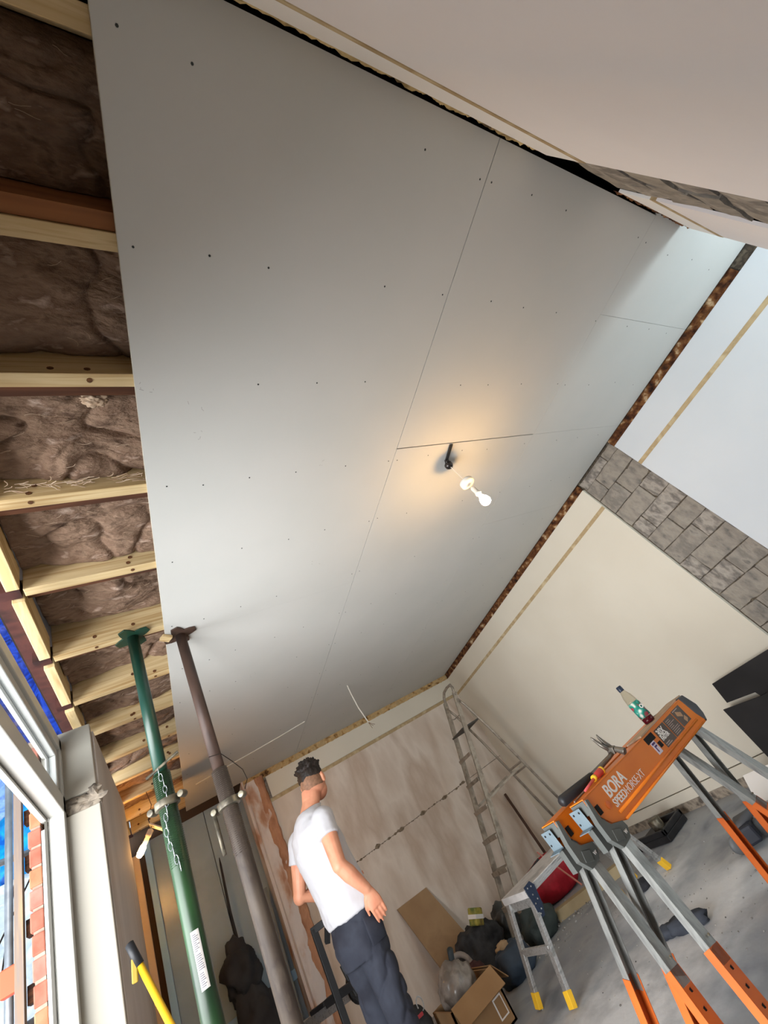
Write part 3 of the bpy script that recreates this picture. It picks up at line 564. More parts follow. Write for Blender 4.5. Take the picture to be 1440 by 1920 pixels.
    if full:
        yy = -yw - .0008
        rot = (math.radians(90), 0, 0)
        lettering('brand_lettering', 'BORA', 0.062, PRINTW, e, (-.40, yy, ZB + .082), rot, 0.0012, 0.95)
        lettering('model_lettering', 'SPEED', 0.040, PRINTW, e, (-.40, yy, ZB + .046), rot, 0.0005, 0.92)
        lettering('model_lettering', 'HORSE\u00b7XT', 0.040, PRINTW, e, (-.300, yy, ZB + .046), rot, -0.0006, 0.92)
        obj('emblem', M().lathe([(.014, 0), (.014, .002), (.004, .003)], (-.43, yy, ZB + .072), (0, -1, 0), 14), ORLEG, e, True)
        for k, (a, b, z0_, z1_) in enumerate(((.135, .245, .045, .128), (.252, .352, .045, .128), (.360, .460, .05, .13))):
            obj('print_panel', M().box(a, b, yy - .0006, yy, ZB + z0_, ZB + z1_), PRINTD, e, True)
        lettering('panel_lettering', '30X', 0.040, PRINTW, e, (.142, yy - .001, ZB + .094), rot, 0.0012)
        lettering('panel_lettering', 'FASTER', 0.024, PRINTW, e, (.142, yy - .001, ZB + .075), rot, 0.0008)
        pr = M()
        for k in range(9): pr.box(.262, .262 + random.uniform(.04, .082), yy - .0013, yy - .0006, ZB + .052 + k * .008, ZB + .0545 + k * .008)
        pr.box(.142, .20, yy - .0013, yy - .0006, ZB + .05, ZB + .054).box(.142, .185, yy - .0013, yy - .0006, ZB + .058, ZB + .062).box(.37, .43, yy - .0013, yy - .0006, ZB + .122, ZB + .126)
        obj('print_line', pr, pm('print_grey', [(170, 150, 140)], 3, 0.6), e, True)['kind'] = 'stuff'
        obj('print_picture', M().obox((.405, yy - .001, ZB + .10), (.045, .001, .022), (0, .4, 0)).obox((.425, yy - .001, ZB + .068), (.03, .001, .02), (0, -.4, 0)), pm('print_tan', [(176, 138, 104)], 3, 0.6), e, True)
        obj('warning_label', M().box(.045, .085, yy - .001, yy, ZB + .052, ZB + .105), pm('label_pale', [(214, 204, 214)], 3, 0.6), e, True)
        obj('warning_mark', M().box(.055, .062, yy - .002, yy - .001, ZB + .06, ZB + .085).box(.055, .078, yy - .002, yy - .001, ZB + .08, ZB + .087).box(.05, .08, yy - .002, yy - .001, ZB + .092, ZB + .1), pm('label_purple', [(84, 56, 104)], 3, 0.6), e, True)
        obj('handle_slot', M().box(.03, .115, yy - .001, yy + .004, ZT - .038, ZT - .008), SLOT, e, True, bevel=.001)
        obj('slot', M().box(.095, .122, yy - .001, yy + .004, ZB + .064, ZB + .088), SLOT, e, True)
    return e
HRZ = math.radians(4.5)
h1 = sawhorse((1.872, 1.735, 0), HRZ, 'orange steel sawhorse with white BORA lettering, carrying the bottle and hammer', True)
h2 = sawhorse((1.79, 1.865, 0), HRZ, 'orange steel sawhorse mostly hidden behind the lettered one', False)
def on1(x, y, z): return h1.matrix_basis @ V((x, y, z))
TOPZ = ZT + 0.001
wb = tag(obj('thin_board', M().obox((0.30, 0.015, TOPZ + .0045), (.56, .10, .007), (0, 0, .05)), pm('raw_ply', [(168, 142, 116), (188, 164, 138)], 5, 0.8, 0.1, stretch=(.5, 5, 5)), h1, True), 'thin raw wood strip lying along the top of the lettered sawhorse', 'board')
wb.parent = None; wb.matrix_basis = h1.matrix_basis.copy()
bt = empty('drink_bottle', on1(.262, .02, TOPZ + .0085)); tag(bt, 'small clear drink bottle with teal label and dark cap on the sawhorse', 'bottle')
obj('liquid', M().lathe([(.026, .002), (.029, .006), (.029, .028)], n=20), pm('dark_red_juice', [(92, 14, 34)], 3, 0.2), bt, True, smooth=True)
obj('bottle_body', M().lathe([(.020, 0), (.030, .003), (.031, .03), (.029, .06), (.031, .11), (.026, .145), (.016, .172), (.0135, .18)], n=24), pane_mat('clear_plastic', (.88, .86, .80, 1)), bt, True, smooth=True)
obj('label_wrap', M().lathe([(.0318, .032), (.0302, .06), (.0318, .112)], n=28), pm('teal_label', [(186, 40, 70), (24, 110, 96), (40, 150, 132), (226, 224, 214)], 30, 0.35, lo=.32, hi=.68, detail=1), bt, True, smooth=True)
for an in (-1.9,):
    lettering('label_lettering', 'O', 0.026, PRINTW, bt, (0.0335 * math.cos(an) - .008, 0.0335 * math.sin(an), .07), (math.radians(90), 0, an + math.pi / 2), .001)
obj('bottle_cap', M().lathe([(.0145, .178), (.0150, .182), (.0150, .204), (.012, .207)], n=18), pm('navy_cap', [(30, 40, 58)], 3, 0.4), bt, True, smooth=True)
# hammer lying with claws up
hm = empty('claw_hammer', on1(-.245, .022, TOPZ)); hm.rotation_euler = (0, 0, HRZ); hm.scale = (1.2, 1.2, 1.2); tag(hm, 'claw hammer with a thick black grip lying on the lettered sawhorse', 'hammer')
obj('grip', M().tube([(-.225, .055, .020), (-.215, .054, .020), (-.12, .036, .017), (-.05, .024, .016)], [.012, .018, .016, .0125], 14), BLACKP, hm, True, smooth=True)
obj('handle', M().tube([(-.05, .024, .016), (.06, -.004, .022), (.085, -.012, .026)], [.0095, .008, .008], 10), pm('hammer_steel', [(96, 92, 84), (130, 124, 114)], 12, 0.4, metal=0.7), hm, True, smooth=True)
HS = bpy.data.materials['hammer_steel']
obj('head', M().tube([(.088, -.030, .030), (.088, -.055, .012), (.088, -.060, .008)], [.010, .0125, .0135], 12).obox((.088, -.014, .034), (.022, .03, .024), (.4, 0, 0)), HS, hm, True, smooth=False, bevel=.002)
obj('claw', M().tube([(.082, -.010, .040), (.078, .004, .065), (.070, .008, .092), (.062, .006, .105)], [.009, .008, .005, .002], 8).tube([(.096, -.012, .040), (.098, .0, .064), (.096, .004, .088), (.092, .0, .10)], [.009, .008, .005, .002], 8), HS, hm, True, smooth=True)
sd_ = empty('screwdriver', on1(-.43, -.012, TOPZ)); sd_.rotation_euler = (0, 0, HRZ + .06); tag(sd_, 'red and yellow handled screwdriver lying on the sawhorse before the hammer grip', 'screwdriver')
obj('handle', M().lathe([(.010, 0), (.015, .006), (.014, .04), (.011, .07)], (.14, 0, .0155), (-1, 0, 0), 14), pm('red_grip', [(206, 70, 62)], 3, 0.45), sd_, True, smooth=True)
obj('yellow_collar', M().lathe([(.0155, 0), (.0155, .012)], (.142, 0, .0155), (-1, 0, 0), 12).lathe([(.0125, 0), (.0125, .014)], (.074, 0, .0155), (-1, 0, 0), 12), pm('yellow_grip', [(236, 186, 48)], 3, 0.45), sd_, True, smooth=True)
obj('shaft', M().tube([(.06, 0, .0145), (-.03, 0, .008)], [.006, .0045], 10), pm('red_sleeve', [(214, 96, 96)], 3, 0.45), sd_, True, smooth=True)
tag(obj('pencil', M().tube([on1(-.52, .012, TOPZ + .004), on1(-.40, .03, TOPZ + .004)], .0035, 6), pm('grey_pencil', [(120, 110, 100)], 3, 0.6)), 'thin greyish pencil stick at the near end of the lettered sawhorse', 'pencil')

# ------------------------------------------------------------------ hop-up platform
ALU = pm('brushed_aluminium', [(176, 176, 174), (200, 200, 198), (156, 156, 152)], 12, 0.35, metal=0.75, stretch=(1, 5, 5))
hp = empty('hop_up_platform', (2.2, 3.42, 0)); tag(hp, 'aluminium hop-up platform with yellow feet and dark blue hinge', 'work platform')
obj('deck', M().box(1.80, 2.75, 3.245, 3.595, .46, .50), pm('dusty_deck', [(188, 184, 180), (206, 202, 198), (168, 164, 160)], 6, 0.6, metal=.3), hp, bevel=.003)
ri = M()
for z in (.468, .48, .492): ri.box(1.80, 2.75, 3.240, 3.246, z - .004, z + .004)
obj('deck_rib', ri, ALU, hp)
for sx, x0, x1 in ((0, 1.83, 1.67), (1, 2.72, 2.88)):
    for y, yf in ((3.262, 3.215), (3.578, 3.60)):
        a, b = V((x0, y, .47)), V((x1, yf, 0.03))
        lg = obj('leg', M().beam(a, b, .026, .045, (0, 1, 0)), ALU, hp, bevel=.003)
        obj('yellow_foot', M().beam(a.lerp(b, .90), a.lerp(b, 1.05), .032, .052, (0, 1, 0)), pm('yellow_foot', [(228, 178, 44)], 3, 0.5), lg, bevel=.003)
    obj('cross_bar', M().beam((x0 + (x1 - x0) * .55, 3.24, .235), (x0 + (x1 - x0) * .55, 3.59, .235), .022, .035), ALU, hp, bevel=.002)
    obj('cross_bar', M().beam((x0, 3.24, .435), (x0, 3.59, .435), .03, .05), ALU, hp, bevel=.002)
obj('hinge_plate', M().prism([(1.80, 3.236, .515), (1.86, 3.236, .52), (1.88, 3.236, .49), (1.86, 3.236, .40), (1.83, 3.236, .35), (1.79, 3.236, .355), (1.80, 3.236, .42)], (0, -.006, 0)), pm('navy_steel', [(34, 44, 62)], 3, 0.45), hp, bevel=.001)
rv = M()
for x, z in ((1.82, .50), (1.85, .495), (1.83, .46), (1.815, .42), (1.845, .43), (1.81, .37), (1.83, .385)): rv.sphere((x, 3.229, z), .005, 1)
obj('rivet', rv, ALU, hp)['kind'] = 'stuff'

# ------------------------------------------------------------------ step ladder
LAD = pm('old_ladder_alloy', [(150, 140, 128), (170, 160, 146), (128, 118, 106)], 10, 0.5, metal=0.45)
ld = empty('step_ladder', (2.6, 4.72, 0)); tag(ld, 'tall aluminium step ladder standing open in the far corner', 'ladder')
def lp(z, off=0.0): return 2.36 + .381 * z + off
yA, yB = 4.885, 4.575
for y in (yA, yB):
    obj('stile', M().beam((lp(.0), y, .0), (lp(2.04), y, 2.04), .022, .055, (1, 0, 0)), LAD, ld, bevel=.002)
obj('hand_loop', M().tube([(lp(2.0), yA, 2.0), (lp(2.10), yA - .01, 2.10), (lp(2.15), yA - .05, 2.15), (lp(2.16), (yA + yB) / 2, 2.16), (lp(2.15), yB + .05, 2.15), (lp(2.10), yB + .01, 2.10), (lp(2.0), yB, 2.0)], .017, 10), LAD, ld, smooth=True)
for k in range(6):
    z = 1.42 - .234 * k; obj('tread', M().box(lp(z) - .05, lp(z) + .04, yB, yA, z - .008, z + .008).box(lp(z) - .052, lp(z) - .046, yB, yA, z - .028, z + .008), LAD, ld, bevel=.002)
obj('top_tread', M().box(lp(1.655) - .05, lp(1.655) + .22, yB, yA, 1.645, 1.663), pm('dark_tread', [(70, 66, 60)], 4, 0.6), ld, bevel=.003)
obj('tray_hook', M().tube([(lp(1.85), yA, 1.85), (lp(1.84) + .03, yA - .05, 1.82), (lp(1.80), yB + .02, 1.80)], .006, 6), LAD, ld)
for y in (yA, yB):
    obj('rear_leg', M().tube([(lp(1.95) + .02, y, 1.95), (lp(1.9) + .08, y, 1.86), (3.28, y, 1.45), (3.62, y, 0.015)], .014, 10), LAD, ld, smooth=True)
for z in (1.06, 1.0, .35):
    x = 3.28 + (1.45 - z) * .237; obj('rear_bar', M().tube([(x, yA, z), (x, yB, z)], .011, 8), LAD, ld)
for y in (yA, yB): obj('folding_stay', M().beam((lp(1.0) + .02, y, .98), (3.30, y, 1.03), .006, .022), LAD, ld)
tag(obj('iron_bar', M().tube([(3.48, 5.42, .90), (3.36, 5.20, 0.0)], .016, 8), pm('rusty_bar', [(62, 42, 32), (84, 58, 44)], 10, 0.7)), 'dark rusty iron bar leaning on the far wall behind the ladder', 'bar')

# ------------------------------------------------------------------ far-wall clutter
tag(obj('brown_board', M().prism([(1.69, 5.43, .74), (2.05, 5.43, .72), (2.21, 5.22, 0.0), (1.82, 5.22, 0.0)], (0, .014, 0)), pm('brown_hardboard', [(146, 116, 84), (158, 128, 94), (136, 106, 76)], 3, 0.75)), 'plain brown hardboard sheet leaning against the far wall', 'board')
cb = empty('cardboard_box', (1.41, 4.0, 0)); tag(cb, 'open cardboard box on the floor holding a crumpled clear bag', 'box')
CARD = pm('cardboard', [(158, 124, 86), (146, 112, 76)], 5, 0.85)
obj('carton', M().box(1.23, 1.60, 3.82, 3.832, 0, .26).box(1.23, 1.60, 4.158, 4.17, 0, .26).box(1.23, 1.242, 3.82, 4.17, 0, .26).box(1.588, 1.60, 3.82, 4.17, 0, .26).box(1.23, 1.60, 3.82, 4.17, 0, .012), CARD, cb)
obj('flap', M().obox((1.415, 3.765, .225), (.36, .13, .006), (.85, 0, 0)), CARD, cb); obj('flap', M().obox((1.645, 3.995, .215), (.13, .34, .006), (0, .95, 0)), CARD, cb)
obj('carton_mark', M().box(1.50, 1.57, 3.8165, 3.8195, .05, .15), PRINTW, cb); obj('carton_mark', M().box(1.508, 1.562, 3.8145, 3.8165, .058, .142), CARD, cb)
tag(obj('clear_bag', M().blob((1.40, 3.99, .27), (.13, .13, .15), .18, 2.2, 6), pm('cloudy_plastic', [(112, 104, 96), (140, 132, 124), (92, 84, 76)], 8, 0.2, 0.5, spec=.7), smooth=True), 'crumpled cloudy plastic bag sitting inside the cardboard box', 'plastic bag')
def heap(name, label, cat, c, r, cols, seed, amp=.35, rough=.8, freq=1.7, rot=0):
    return tag(obj(name, M().blob(c, r, amp, freq, seed, 4, flat=0.0, rot=rot), pm(name + '_cloth', cols, 7, rough, .4), smooth=True), label, cat)
heap('black_jacket', 'black jacket dumped in a heap against the far wall', 'jacket', (2.07, 4.98, .12), (.22, .19, .20), [(40, 40, 42), (58, 58, 60), (28, 28, 30)], 2, .28)
heap('bin_bag', 'shiny dark bin bag beside the jacket heap', 'bag', (2.50, 5.12, .12), (.13, .14, .15), [(52, 54, 54), (74, 76, 74)], 5, .25, .35)
heap('dark_cloth', 'dark green cloth bundle behind the hop-up legs', 'cloth', (2.40, 4.40, .09), (.17, .15, .13), [(44, 52, 50), (60, 68, 66)], 9, .25)
heap('maroon_bag', 'dark maroon bag slumped behind the cardboard box', 'bag', (1.72, 4.50, .10), (.13, .12, .13), [(58, 34, 36), (74, 44, 44)], 12, .2)
bb = heap('navy_bag', 'dark blue zipped bag on the floor beside the hop-up feet', 'bag', (1.97, 4.25, .08), (.17, .12, .12), [(44, 54, 66), (58, 70, 84)], 15, .2, .6)
tag(obj('pale_rag', M().blob((1.95, 4.28, .19), (.06, .05, .035), .4, 2.2, 8, 3), pm('pale_rag_cloth', [(186, 158, 122), (160, 134, 104)], 8, .9), smooth=True), 'small pale tan rag on top of the dark blue bag', 'rag')
pk = empty('packet', (2.14, 4.88, .30)); tag(pk, 'green and yellow packet lying on top of the black jacket heap', 'packet')
obj('wrapper', M().obox((2.14, 4.88, .35), (.11, .09, .12), (.3, .4, .5)), pm('packet_green', [(96, 110, 60), (170, 156, 70), (120, 100, 60)], 12, .5), pk, bevel=.01)
obj('wrapper_band', M().obox((2.14, 4.88, .35), (.112, .092, .03), (.3, .4, .5)), PRINTW, pk)
rl = empty('hose_ring', (1.74, 4.66, .11)); tag(rl, 'grey round hose end standing up behind the cardboard box', 'hose')
obj('hose_loop', M().tube([V((1.74, 4.66, .21)) + V((math.cos(t) * .08, math.sin(t) * .05, math.sin(t) * .08)) for t in [2 * math.pi * k / 20 for k in range(21)]], .02, 8), pm('grey_hose', [(140, 130, 122)], 8, .6), rl, smooth=True)
ht = empty('hand_tool', (1.44, 4.12, 0.02)); tag(ht, 'dark tool handle sticking up out of the cardboard box', 'tool')
obj('handle', M().tube([(1.44, 3.93, .46), (1.44, 4.05, .34), (1.44, 4.14, .03)], [.022, .02, .014], 10), pm('slate_handle', [(48, 56, 60)], 4, .5), ht, smooth=True)
tb = empty('tool_bag', (1.05, 4.1, 0)); tag(tb, 'black tool bag with a red strip and silver ring beside the man', 'tool bag')
obj('bag_body', M().blob((1.05, 4.12, .17), (.15, .14, .24), .15, 1.5, 21, 4, flat=0), pm('black_canvas', [(34, 34, 36), (48, 48, 50)], 9, .8, .3), tb, smooth=True)
obj('red_strip', M().tube([(.94, 4.02, .32), (1.02, 3.985, .335), (1.12, 3.99, .33)], .010, 6), pm('red_strip', [(150, 52, 56)], 4, .6), tb)
obj('ring', M().tube([V((1.13, 4.0, .37)) + V((math.cos(t) * .022, 0, math.sin(t) * .034)) for t in [k * math.pi / 10 for k in range(-5, 12)]], .004, 6), ALU, tb)
obj('pocket', M().blob((1.02, 3.985, .14), (.09, .035, .07), .2, 2, 31, 3), pm('grey_pocket', [(74, 74, 74), (56, 56, 58)], 9, .7), tb, smooth=True)
rb = empty('red_bag', (3.05, 4.85, 0)); tag(rb, 'red holdall with black straps on the floor behind the hop-up', 'bag')
obj('bag_body', M().blob((3.02, 4.80, .16), (.33, .17, .17), .08, 1.6, 3, 4, flat=0, rot=-.35), pm('red_fabric', [(170, 24, 40), (148, 18, 32), (186, 34, 50)], 6, .6, .2), rb, smooth=True)
obj('strap', M().tube([(2.78, 4.80, .20), (2.80, 4.72, .32), (2.92, 4.70, .34), (3.0, 4.68, .2)], .012, 6), BLACKP, rb)
tag(obj('timber_batten', M().obox((2.85, 4.12, .035), (.75, .09, .07), (0, 0, -.78)), pm('dusty_batten', [(150, 132, 100), (170, 152, 118)], 5, .85, .1)), 'dusty timber batten lying on the floor by the red holdall', 'batten')
tag(obj('pink_cane', M().tube([(2.80, 4.45, .42), (2.86, 4.22, .08)], .008, 6), pm('pinkish_cane', [(176, 110, 96)], 4, .7)), 'thin pinkish stick in front of the red holdall', 'stick')

# ------------------------------------------------------------------ right side of the room
def bboard(label, pts):
    return tag(obj('black_board', M().prism(pts, (.012, 0, 0)), pm('matt_black_board', [(24, 22, 22), (34, 32, 32)], 4, .7)), label, 'board', 'black boards against the right wall')
bboard('matt black board leaning on the cream wall, upper of the two overlapping', [(3.68, 2.345, .675), (3.68, .9, .655), (3.62, .9, .0), (3.62, 2.0, .0), (3.665, 2.14, .50), (3.667, 2.37, .53)])
bboard('matt black board leaning on the cream wall, lower of the two with slit above', [(3.635, 2.42, .51), (3.635, 2.12, .47), (3.635, 1.0, .45), (3.58, 1.0, .0), (3.58, 2.43, .0)])
cs = empty('floor_cable_reel', (2.88, 2.45, 0)); tag(cs, 'small black wheeled tool resting on the floor behind the sawhorse legs', 'tool')
obj('body', M().obox((2.90, 2.44, .07), (.26, .11, .09), (0, 0, .5)), pm('dark_navy_plastic', [(38, 40, 50), (28, 30, 36)], 6, .5), cs, bevel=.015)
for k, (x, y) in enumerate(((2.80, 2.50), (2.93, 2.37), (3.02, 2.50))): obj('wheel', M().lathe([(.012, -.018), (.042, -.016), (.046, -.008), (.046, .008), (.042, .016), (.012, .018)], (x, y, .047), (.5, .86, 0), 18), pm('grey_wheel', [(110, 112, 112), (86, 88, 90)], 6, .5), cs, smooth=True)
obj('hose', M().tube([(2.78, 2.46, .10), (2.9, 2.36, .13), (3.05, 2.36, .11)], .022, 8), GREYD, cs, smooth=True)
tag(obj('white_sheet', M().obox((3.36, 2.36, .10), (.22, .34, .012), (.1, -.55, .3)), PRINTW), 'white sheet of scrap leaning near the black boards', 'sheet')
tag(obj('black_tray', M().box(3.30, 3.62, 3.45, 3.85, 0.004, .05).box(3.30, 3.33, 3.45, 3.85, .05, .09).box(3.59, 3.62, 3.45, 3.85, .05, .09).box(3.3, 3.62, 3.45, 3.48, .05, .09), BLACKP, bevel=.006), 'low black tray on the floor under the lettered sawhorse', 'tray')
tag(obj('silver_tin', M().lathe([(.05, .052), (.055, .056), (.055, .14), (.05, .145)], (3.44, 3.6, 0), n=20), NUT, smooth=True), 'dull metal tin standing in the black tray', 'tin')
gv = tag(obj('work_glove', M().blob((2.20, 2.62, .025), (.14, .055, .035), .35, 2, 4, 3, flat=0, rot=-1.2).blob((2.16, 2.75, .022), (.05, .06, .03), .3, 2, 6, 3, flat=0), pm('dark_glove', [(44, 48, 56), (60, 64, 72)], 9, .85, .3), smooth=True), 'dark crumpled work glove on the dusty floor', 'glove')
tag(obj('dark_rag', M().blob((2.72, 3.38, .02), (.09, .07, .03), .5, 2, 14, 3, flat=0), pm('dark_rag_cloth', [(40, 40, 44), (64, 64, 68)], 9, .9, .3), smooth=True), 'dark rag on the floor between the sawhorse legs', 'rag')
tag(obj('yellow_packet', M().obox((2.66, 3.60, .02), (.10, .07, .04), (0, 0, .6)), pm('yellow_pack', [(214, 170, 60)], 4, .6), bevel=.006), 'small yellow packet on the floor behind the sawhorse', 'packet')
db = M(); random.seed(12)
for k in range(220):
    x, y = random.gauss(2.45, .5), random.gauss(2.8, .6)
    if not (1.3 < x < 3.6 and 1.2 < y < 5.2): continue
    s_ = random.uniform(.002, .007); db.blob((x, y, s_ * .4), (s_, s_ * random.uniform(.5, 1), s_ * .6), .4, 2, k, 1)
for k in range(80):
    x, y = 2.55 + random.gauss(0, .25), 4.25 + random.gauss(0, .18); s_ = random.uniform(.004, .014); db.blob((x, y, s_ * .4), (s_, s_ * .7, s_ * .6), .4, 2, k, 1)
tag(obj('floor_debris', db, pm('rubble_bits', [(60, 58, 56), (170, 166, 160), (110, 104, 98)], 9, .95)), 'scattered plaster crumbs and grit on the floor', 'debris', kind='stuff')

# ------------------------------------------------------------------ black stand beside the man
BT = pm('black_tube', [(30, 30, 31), (40, 40, 41)], 6, .5)
fs = empty('folding_stand', (.66, 3.9, 0)); tag(fs, 'black square tube folding stand with spoked wheel beside the man', 'stand')
obj('upright', M().beam((.556, 3.3, 1.045), (.560, 3.3, 0.16), .034, .034), BT, fs, bevel=.003)
obj('top_arm', M().beam((.545, 3.31, 1.04), (.645, 3.25, 1.04), .034, .034), BT, fs, bevel=.003)
obj('hook', M().beam((.635, 3.255, 1.05), (.60, 3.30, .955), .028, .03, (0, 1, 0)), BT, fs, bevel=.003)
obj('short_upright', M().beam((.635, 3.3, .84), (.655, 3.3, .70), .03, .03, (0, 1, 0)), BT, fs, bevel=.003)
obj('cross_rail', M().beam((.52, 3.42, .75), (.74, 3.0, .755), .03, .035), BT, fs, bevel=.003)
obj('rail_extrusion', M().beam((.43, 3.86, .70), (.67, 3.5, .705), .03, .05), ALU, fs, bevel=.003)
obj('maker_plate', M().beam((.475, 3.755, .735), (.545, 3.65, .736), .022, .022), BLACKP, fs, bevel=.006)
wh = M().lathe([(.045, -.016), (.075, -.014), (.08, -.006), (.08, .006), (.075, .014), (.045, .016)], (.705, 3.45, .72), (.5, -.86, 0), 24)
for k in range(6):
    t = k * math.pi / 3; ax = V((.86, .5, 0)); wh.beam(V((.705, 3.45, .72)), V((.705, 3.45, .72)) + (ax * math.cos(t) + V((0, 0, 1)) * math.sin(t)) * .06, .012, .012)
obj('wheel', wh, BLACKP, fs, smooth=False)
obj('foot', M().beam((.45, 3.3, .178), (.75, 3.3, .178), .035, .035), BT, fs)

for c in fs.children: c.data.transform(Matrix.Translation(V((0, 0, 1.05)) * 1.0) @ Matrix.Scale(1.18, 4) @ Matrix.Translation((.66, 3.9, -1.05))); c.data.transform(Matrix.Translation((-.66, -3.9, 0)))
# ------------------------------------------------------------------ the man
def remesh(mb, voxel, smooth_it=4, name='man_part'):
    bmesh.ops.recalc_face_normals(mb.bm, faces=mb.bm.faces)
    me = bpy.data.meshes.new('tmp'); mb.bm.to_mesh(me); mb.bm.free(); o = bpy.data.objects.new('tmp', me); COL.objects.link(o)
    r = o.modifiers.new('r', 'REMESH'); r.mode = 'VOXEL'; r.voxel_size = voxel
    s_ = o.modifiers.new('s', 'SMOOTH'); s_.iterations = smooth_it; s_.factor = .5
    dg = bpy.context.evaluated_depsgraph_get(); dg.update(); m2 = bpy.data.meshes.new_from_object(o.evaluated_get(dg)); bpy.data.objects.remove(o); return m2
def normals(me): return [v.normal.copy() for v in me.vertices]
def ell(z, x, y, rx, ry): return ((x, y, z), (rx, 0, 0), (0, ry, 0))
def limb(mb, pts, rad, n=14):
    mb.tube(pts, rad, n); mb.sphere(pts[0], rad[0] * .98, 3); mb.sphere(pts[-1], rad[-1] * .98, 3)
    for p, r in zip(pts[1:-1], rad[1:-1]): mb.sphere(p, r * .97, 3)
SKIN = pm('skin', [(206, 140, 108), (216, 152, 120), (198, 128, 98)], 6, .5, .03, 60, spec=.4)
HAIR = pm('dark_hair', [(28, 22, 18), (44, 34, 28)], 40, .6, .4, 90)
FADE = pm('shaved_fade', [(122, 90, 70), (146, 108, 84)], 60, .7)
TEE = pm('white_cotton', [(190, 188, 191), (198, 196, 198)], 5, .85, .15, 14)
TROU = pm('navy_work_cloth', [(40, 42, 52), (50, 53, 63), (34, 35, 44)], 5, .85, .25, 22)
mn = empty('person', (.745, 3.15, 0), math.radians(20 - 90)); tag(mn, 'man in white T-shirt and navy work trousers seen from behind, looking away', 'person')
body = M()
# torso, neck and head; local +Y is where he faces
body.loft([ell(.88, 0, -.01, .14, .095), ell(.98, 0, -.005, .145, .098), ell(1.08, 0, -.005, .135, .095), ell(1.22, 0, -.02, .155, .108), ell(1.36, 0, -.045, .175, .110), ell(1.45, 0, -.05, .165, .09), ell(1.51, 0, -.04, .10, .072), ell(1.55, 0, -.012, .066, .07), ell(1.60, 0, .03, .060, .068), ell(1.66, 0, .05, .056, .066)])
HX, HYc, HZc = 0, .085, 1.695
n_head = len(body.bm.verts)
HEADQ = Matrix.Translation((0, HYc, 0)) @ Matrix.Rotation(.55, 4, 'Z') @ Matrix.Translation((0, -HYc, 0))
body.sphere((HX, HYc, HZc), (.076, .098, .105), 4).sphere((HX, HYc + .03, HZc - .06), (.058, .068, .066), 3).sphere((HX, HYc + .075, HZc - .085), (.03, .025, .028), 3)
body.loft([((0, HYc + .09, HZc + .015), (.009, 0, 0), (0, .006, .004)), ((0, HYc + .108, HZc - .02), (.013, 0, 0), (0, .012, .004)), ((0, HYc + .10, HZc - .03), (.015, 0, 0), (0, .010, .004))], 8)
body.sphere((0, HYc + .088, HZc - .062), (.026, .014, .008), 2).sphere((0, HYc + .085, HZc + .028), (.05, .018, .014), 2)
for s_ in (-1, 1):
    body.sphere((s_ * .079, HYc - .002, HZc - .018), (.010, .021, .033), 3).sphere((s_ * .082, HYc - .012, HZc - .01), (.009, .013, .024), 2)
body.bm.verts.ensure_lookup_table()
for v in body.bm.verts[n_head:]: v.co = HEADQ @ v.co
for s_ in (-1, 1):
    limb(body, [(s_ * .08, -.01, .90), (s_ * .08, -.004, .50), (s_ * .088, -.015, .09)], [.07, .05, .04])
ARM = {1: [(.165, -.06, 1.445), (.225, -.115, 1.20), (.232, -.02, 1.04)], -1: [(-.165, -.06, 1.445), (-.235, -.125, 1.21), (-.185, .11, 1.13)]}
for s_ in (1, -1):
    p = [V(q) for q in ARM[s_]]; limb(body, [p[0], p[0].lerp(p[1], .45), p[1], p[1].lerp(p[2], .35), p[2]], [.056, .049, .041, .042, .028])
def hand(mb, wrist, fwd, palm_n, s_):
    """palm with four bent fingers and a thumb from its side"""
    wrist = V(wrist); f = V(fwd).normalized(); n = V(palm_n); n = (n - f * n.dot(f)).normalized(); b = f.cross(n) * s_
    mb.loft([(wrist, b * .026, n * .019), (wrist + f * .03, b * .034, n * .017), (wrist + f * .065, b * .041, n * .015), (wrist + f * .092, b * .041, n * .013)], 14)
    for k, (o_, l) in enumerate(((.030, .072), (.010, .080), (-.010, .075), (-.029, .060))):
        p0 = wrist + f * .082 + b * o_; d = f.copy(); pts = [p0]
        for seg, bend in ((.42, .12), (.32, .24), (.26, .22)):
            d = (d + n * bend).normalized(); pts.append(pts[-1] + d * l * seg)
        mb.tube(pts, [.0092, .0088, .0080, .0066], 8); mb.sphere(pts[-1], .0066, 2); [mb.sphere(q, .0089, 2) for q in pts[:-1]]
    t0 = wrist + f * .028 + b * .026; t1 = t0 + f * .036 + b * .022 + n * .010; t2 = t1 + f * .032 + b * .004 + n * .012
    mb.tube([t0, t1, t2], [.014, .0105, .0078], 8); mb.sphere(t1, .0105, 2); mb.sphere(t2, .0078, 2)
hand(body, ARM[1][2], (-.02, .22, -.95), (-.75, .5, .1), -1)
hand(body, ARM[-1][2], (.35, .9, .05), (.4, .0, -.9), 1)
me = remesh(body, .0042, 5); bod = link('body', me, SKIN, mn, True, True)
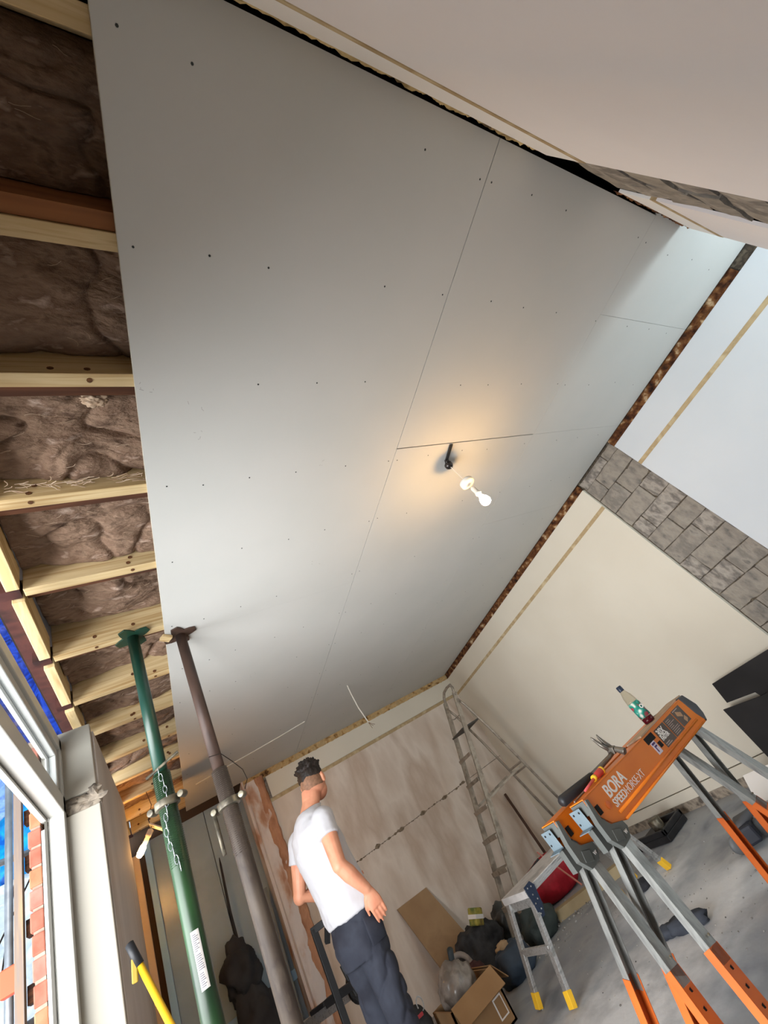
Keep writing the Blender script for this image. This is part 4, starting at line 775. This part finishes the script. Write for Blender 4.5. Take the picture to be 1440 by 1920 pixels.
# hair
hr = M(); hr.sphere((HX, HYc - .006, HZc + .030), (.080, .098, .086), 4); mh = remesh(hr, .006, 2)
for v, vn in zip(mh.vertices, normals(mh)):
    k = noise.fractal(v.co * 38, .7, 2, 4); v.co += vn * (.006 * k + (.014 if v.co.z > HZc + .07 else 0) * (1 + k))
bmh = bmesh.new(); bmh.from_mesh(mh); bmesh.ops.delete(bmh, geom=[v for v in bmh.verts if v.co.z < HZc + .005 + .10 * max(0, v.co.y - HYc) * 6], context='VERTS'); bmh.to_mesh(mh); bmh.free()
mh.transform(HEADQ); link('hair', mh, HAIR, mn, True, True)
fd = M(); fd.sphere((HX, HYc - .008, HZc - .012), (.0765, .0985, .085), 4); mf = remesh(fd, .006, 1)
bmh = bmesh.new(); bmh.from_mesh(mf); bmesh.ops.delete(bmh, geom=[v for v in bmh.verts if v.co.z < HZc - .055 or v.co.y > HYc - .005 or v.co.z > HZc + .05], context='VERTS'); bmh.to_mesh(mf); bmh.free()
mf.transform(HEADQ); link('shaved_hair', mf, FADE, mn, True, True)['label'] = 'close shaved sides and nape'
# T-shirt
ts = M()
ts.loft([ell(.985, 0, .0, .178, .132), ell(1.02, 0, -.004, .182, .136), ell(1.10, 0, -.012, .176, .130), ell(1.22, 0, -.03, .178, .128), ell(1.36, 0, -.05, .192, .130), ell(1.45, 0, -.052, .180, .108), ell(1.515, 0, -.042, .112, .086), ell(1.55, 0, -.016, .076, .082)], 28)
for s_ in (1, -1):
    p = [V(q) for q in ARM[s_]]; q0, q1 = p[0], p[0].lerp(p[1], .42); ts.tube([q0, q0.lerp(q1, .5), q1], [.066, .064, .062], 18); ts.sphere(q0, .066, 3)
mt = remesh(ts, .0065, 5)
for v, vn in zip(mt.vertices, normals(mt)):
    if v.co.z < 1.3: v.co += vn * (.010 * noise.fractal(V((v.co.x * 9, v.co.y * 9, v.co.z * 5)), .8, 2, 3) * min(1, (1.35 - v.co.z) * 4)) + vn * .006 * (1 - abs(noise.noise(V((v.co.x * 14, v.co.y * 14, v.co.z * 7 + 5))))) ** 4 * min(1, max(0, (1.25 - v.co.z) * 4))
    else: v.co += vn * .004 * noise.fractal(v.co * 12, .8, 2, 3)
link('t_shirt', mt, TEE, mn, True, True)
# trousers
tr = M()
tr.loft([ell(.80, 0, -.012, .165, .118), ell(.90, 0, -.014, .172, .128), ell(.99, 0, -.004, .168, .120), ell(1.05, 0, -.004, .160, .114)], 26)
for s_ in (1, -1):
    limb(tr, [(s_ * .080, -.012, .86), (s_ * .080, -.008, .68), (s_ * .080, -.004, .48), (s_ * .084, -.012, .28), (s_ * .088, -.015, .08)], [.092, .080, .068, .066, .068], 18)
mt = remesh(tr, .0075, 5)
for v, vn in zip(mt.vertices, normals(mt)):
    k = noise.fractal(V((v.co.x * 8, v.co.y * 8, v.co.z * 6)), .8, 2, 4); r_ = (1 - abs(noise.noise(V((v.co.x * 9, v.co.y * 9 + 3, v.co.z * 11))))) ** 5
    v.co += vn * (.008 * k - .010 * r_ * (1.4 if v.co.z < .8 else .6)) * min(1, max(0, abs(v.co.x) - .03) * 14)
link('trousers', mt, TROU, mn, True, True)
obj('belt', M().tube([(.168 * math.cos(t), -.004 + .122 * math.sin(t), 1.015) for t in [2 * math.pi * k / 32 for k in range(33)]], .012, 6), BLACKP, mn, True, smooth=True)
obj('side_pocket', M().loft([((.168, -.02, .95), (.002, .045, 0), (.008, .0, 0)), ((.178, -.02, .90), (.002, .055, 0), (.014, 0, 0)), ((.170, -.02, .83), (.002, .05, 0), (.012, 0, 0))], 12), TROU, mn, True, smooth=True)
for s_ in (-1, 1):
    obj('boot', M().loft([((s_ * .088, .16, .03), (.02, 0, 0), (0, 0, .02)), ((s_ * .088, .13, .042), (.045, 0, 0), (0, 0, .042)), ((s_ * .088, .05, .05), (.048, 0, 0), (0, 0, .05)), ((s_ * .088, -.03, .06), (.042, 0, 0), (0, 0, .06)), ((s_ * .088, -.09, .05), (.038, 0, 0), (0, 0, .05)), ((s_ * .088, -.105, .05), (.02, 0, 0), (0, 0, .03))], 14), pm('dark_boot', [(44, 38, 34), (60, 52, 46)], 8, .6), mn, True, smooth=True)
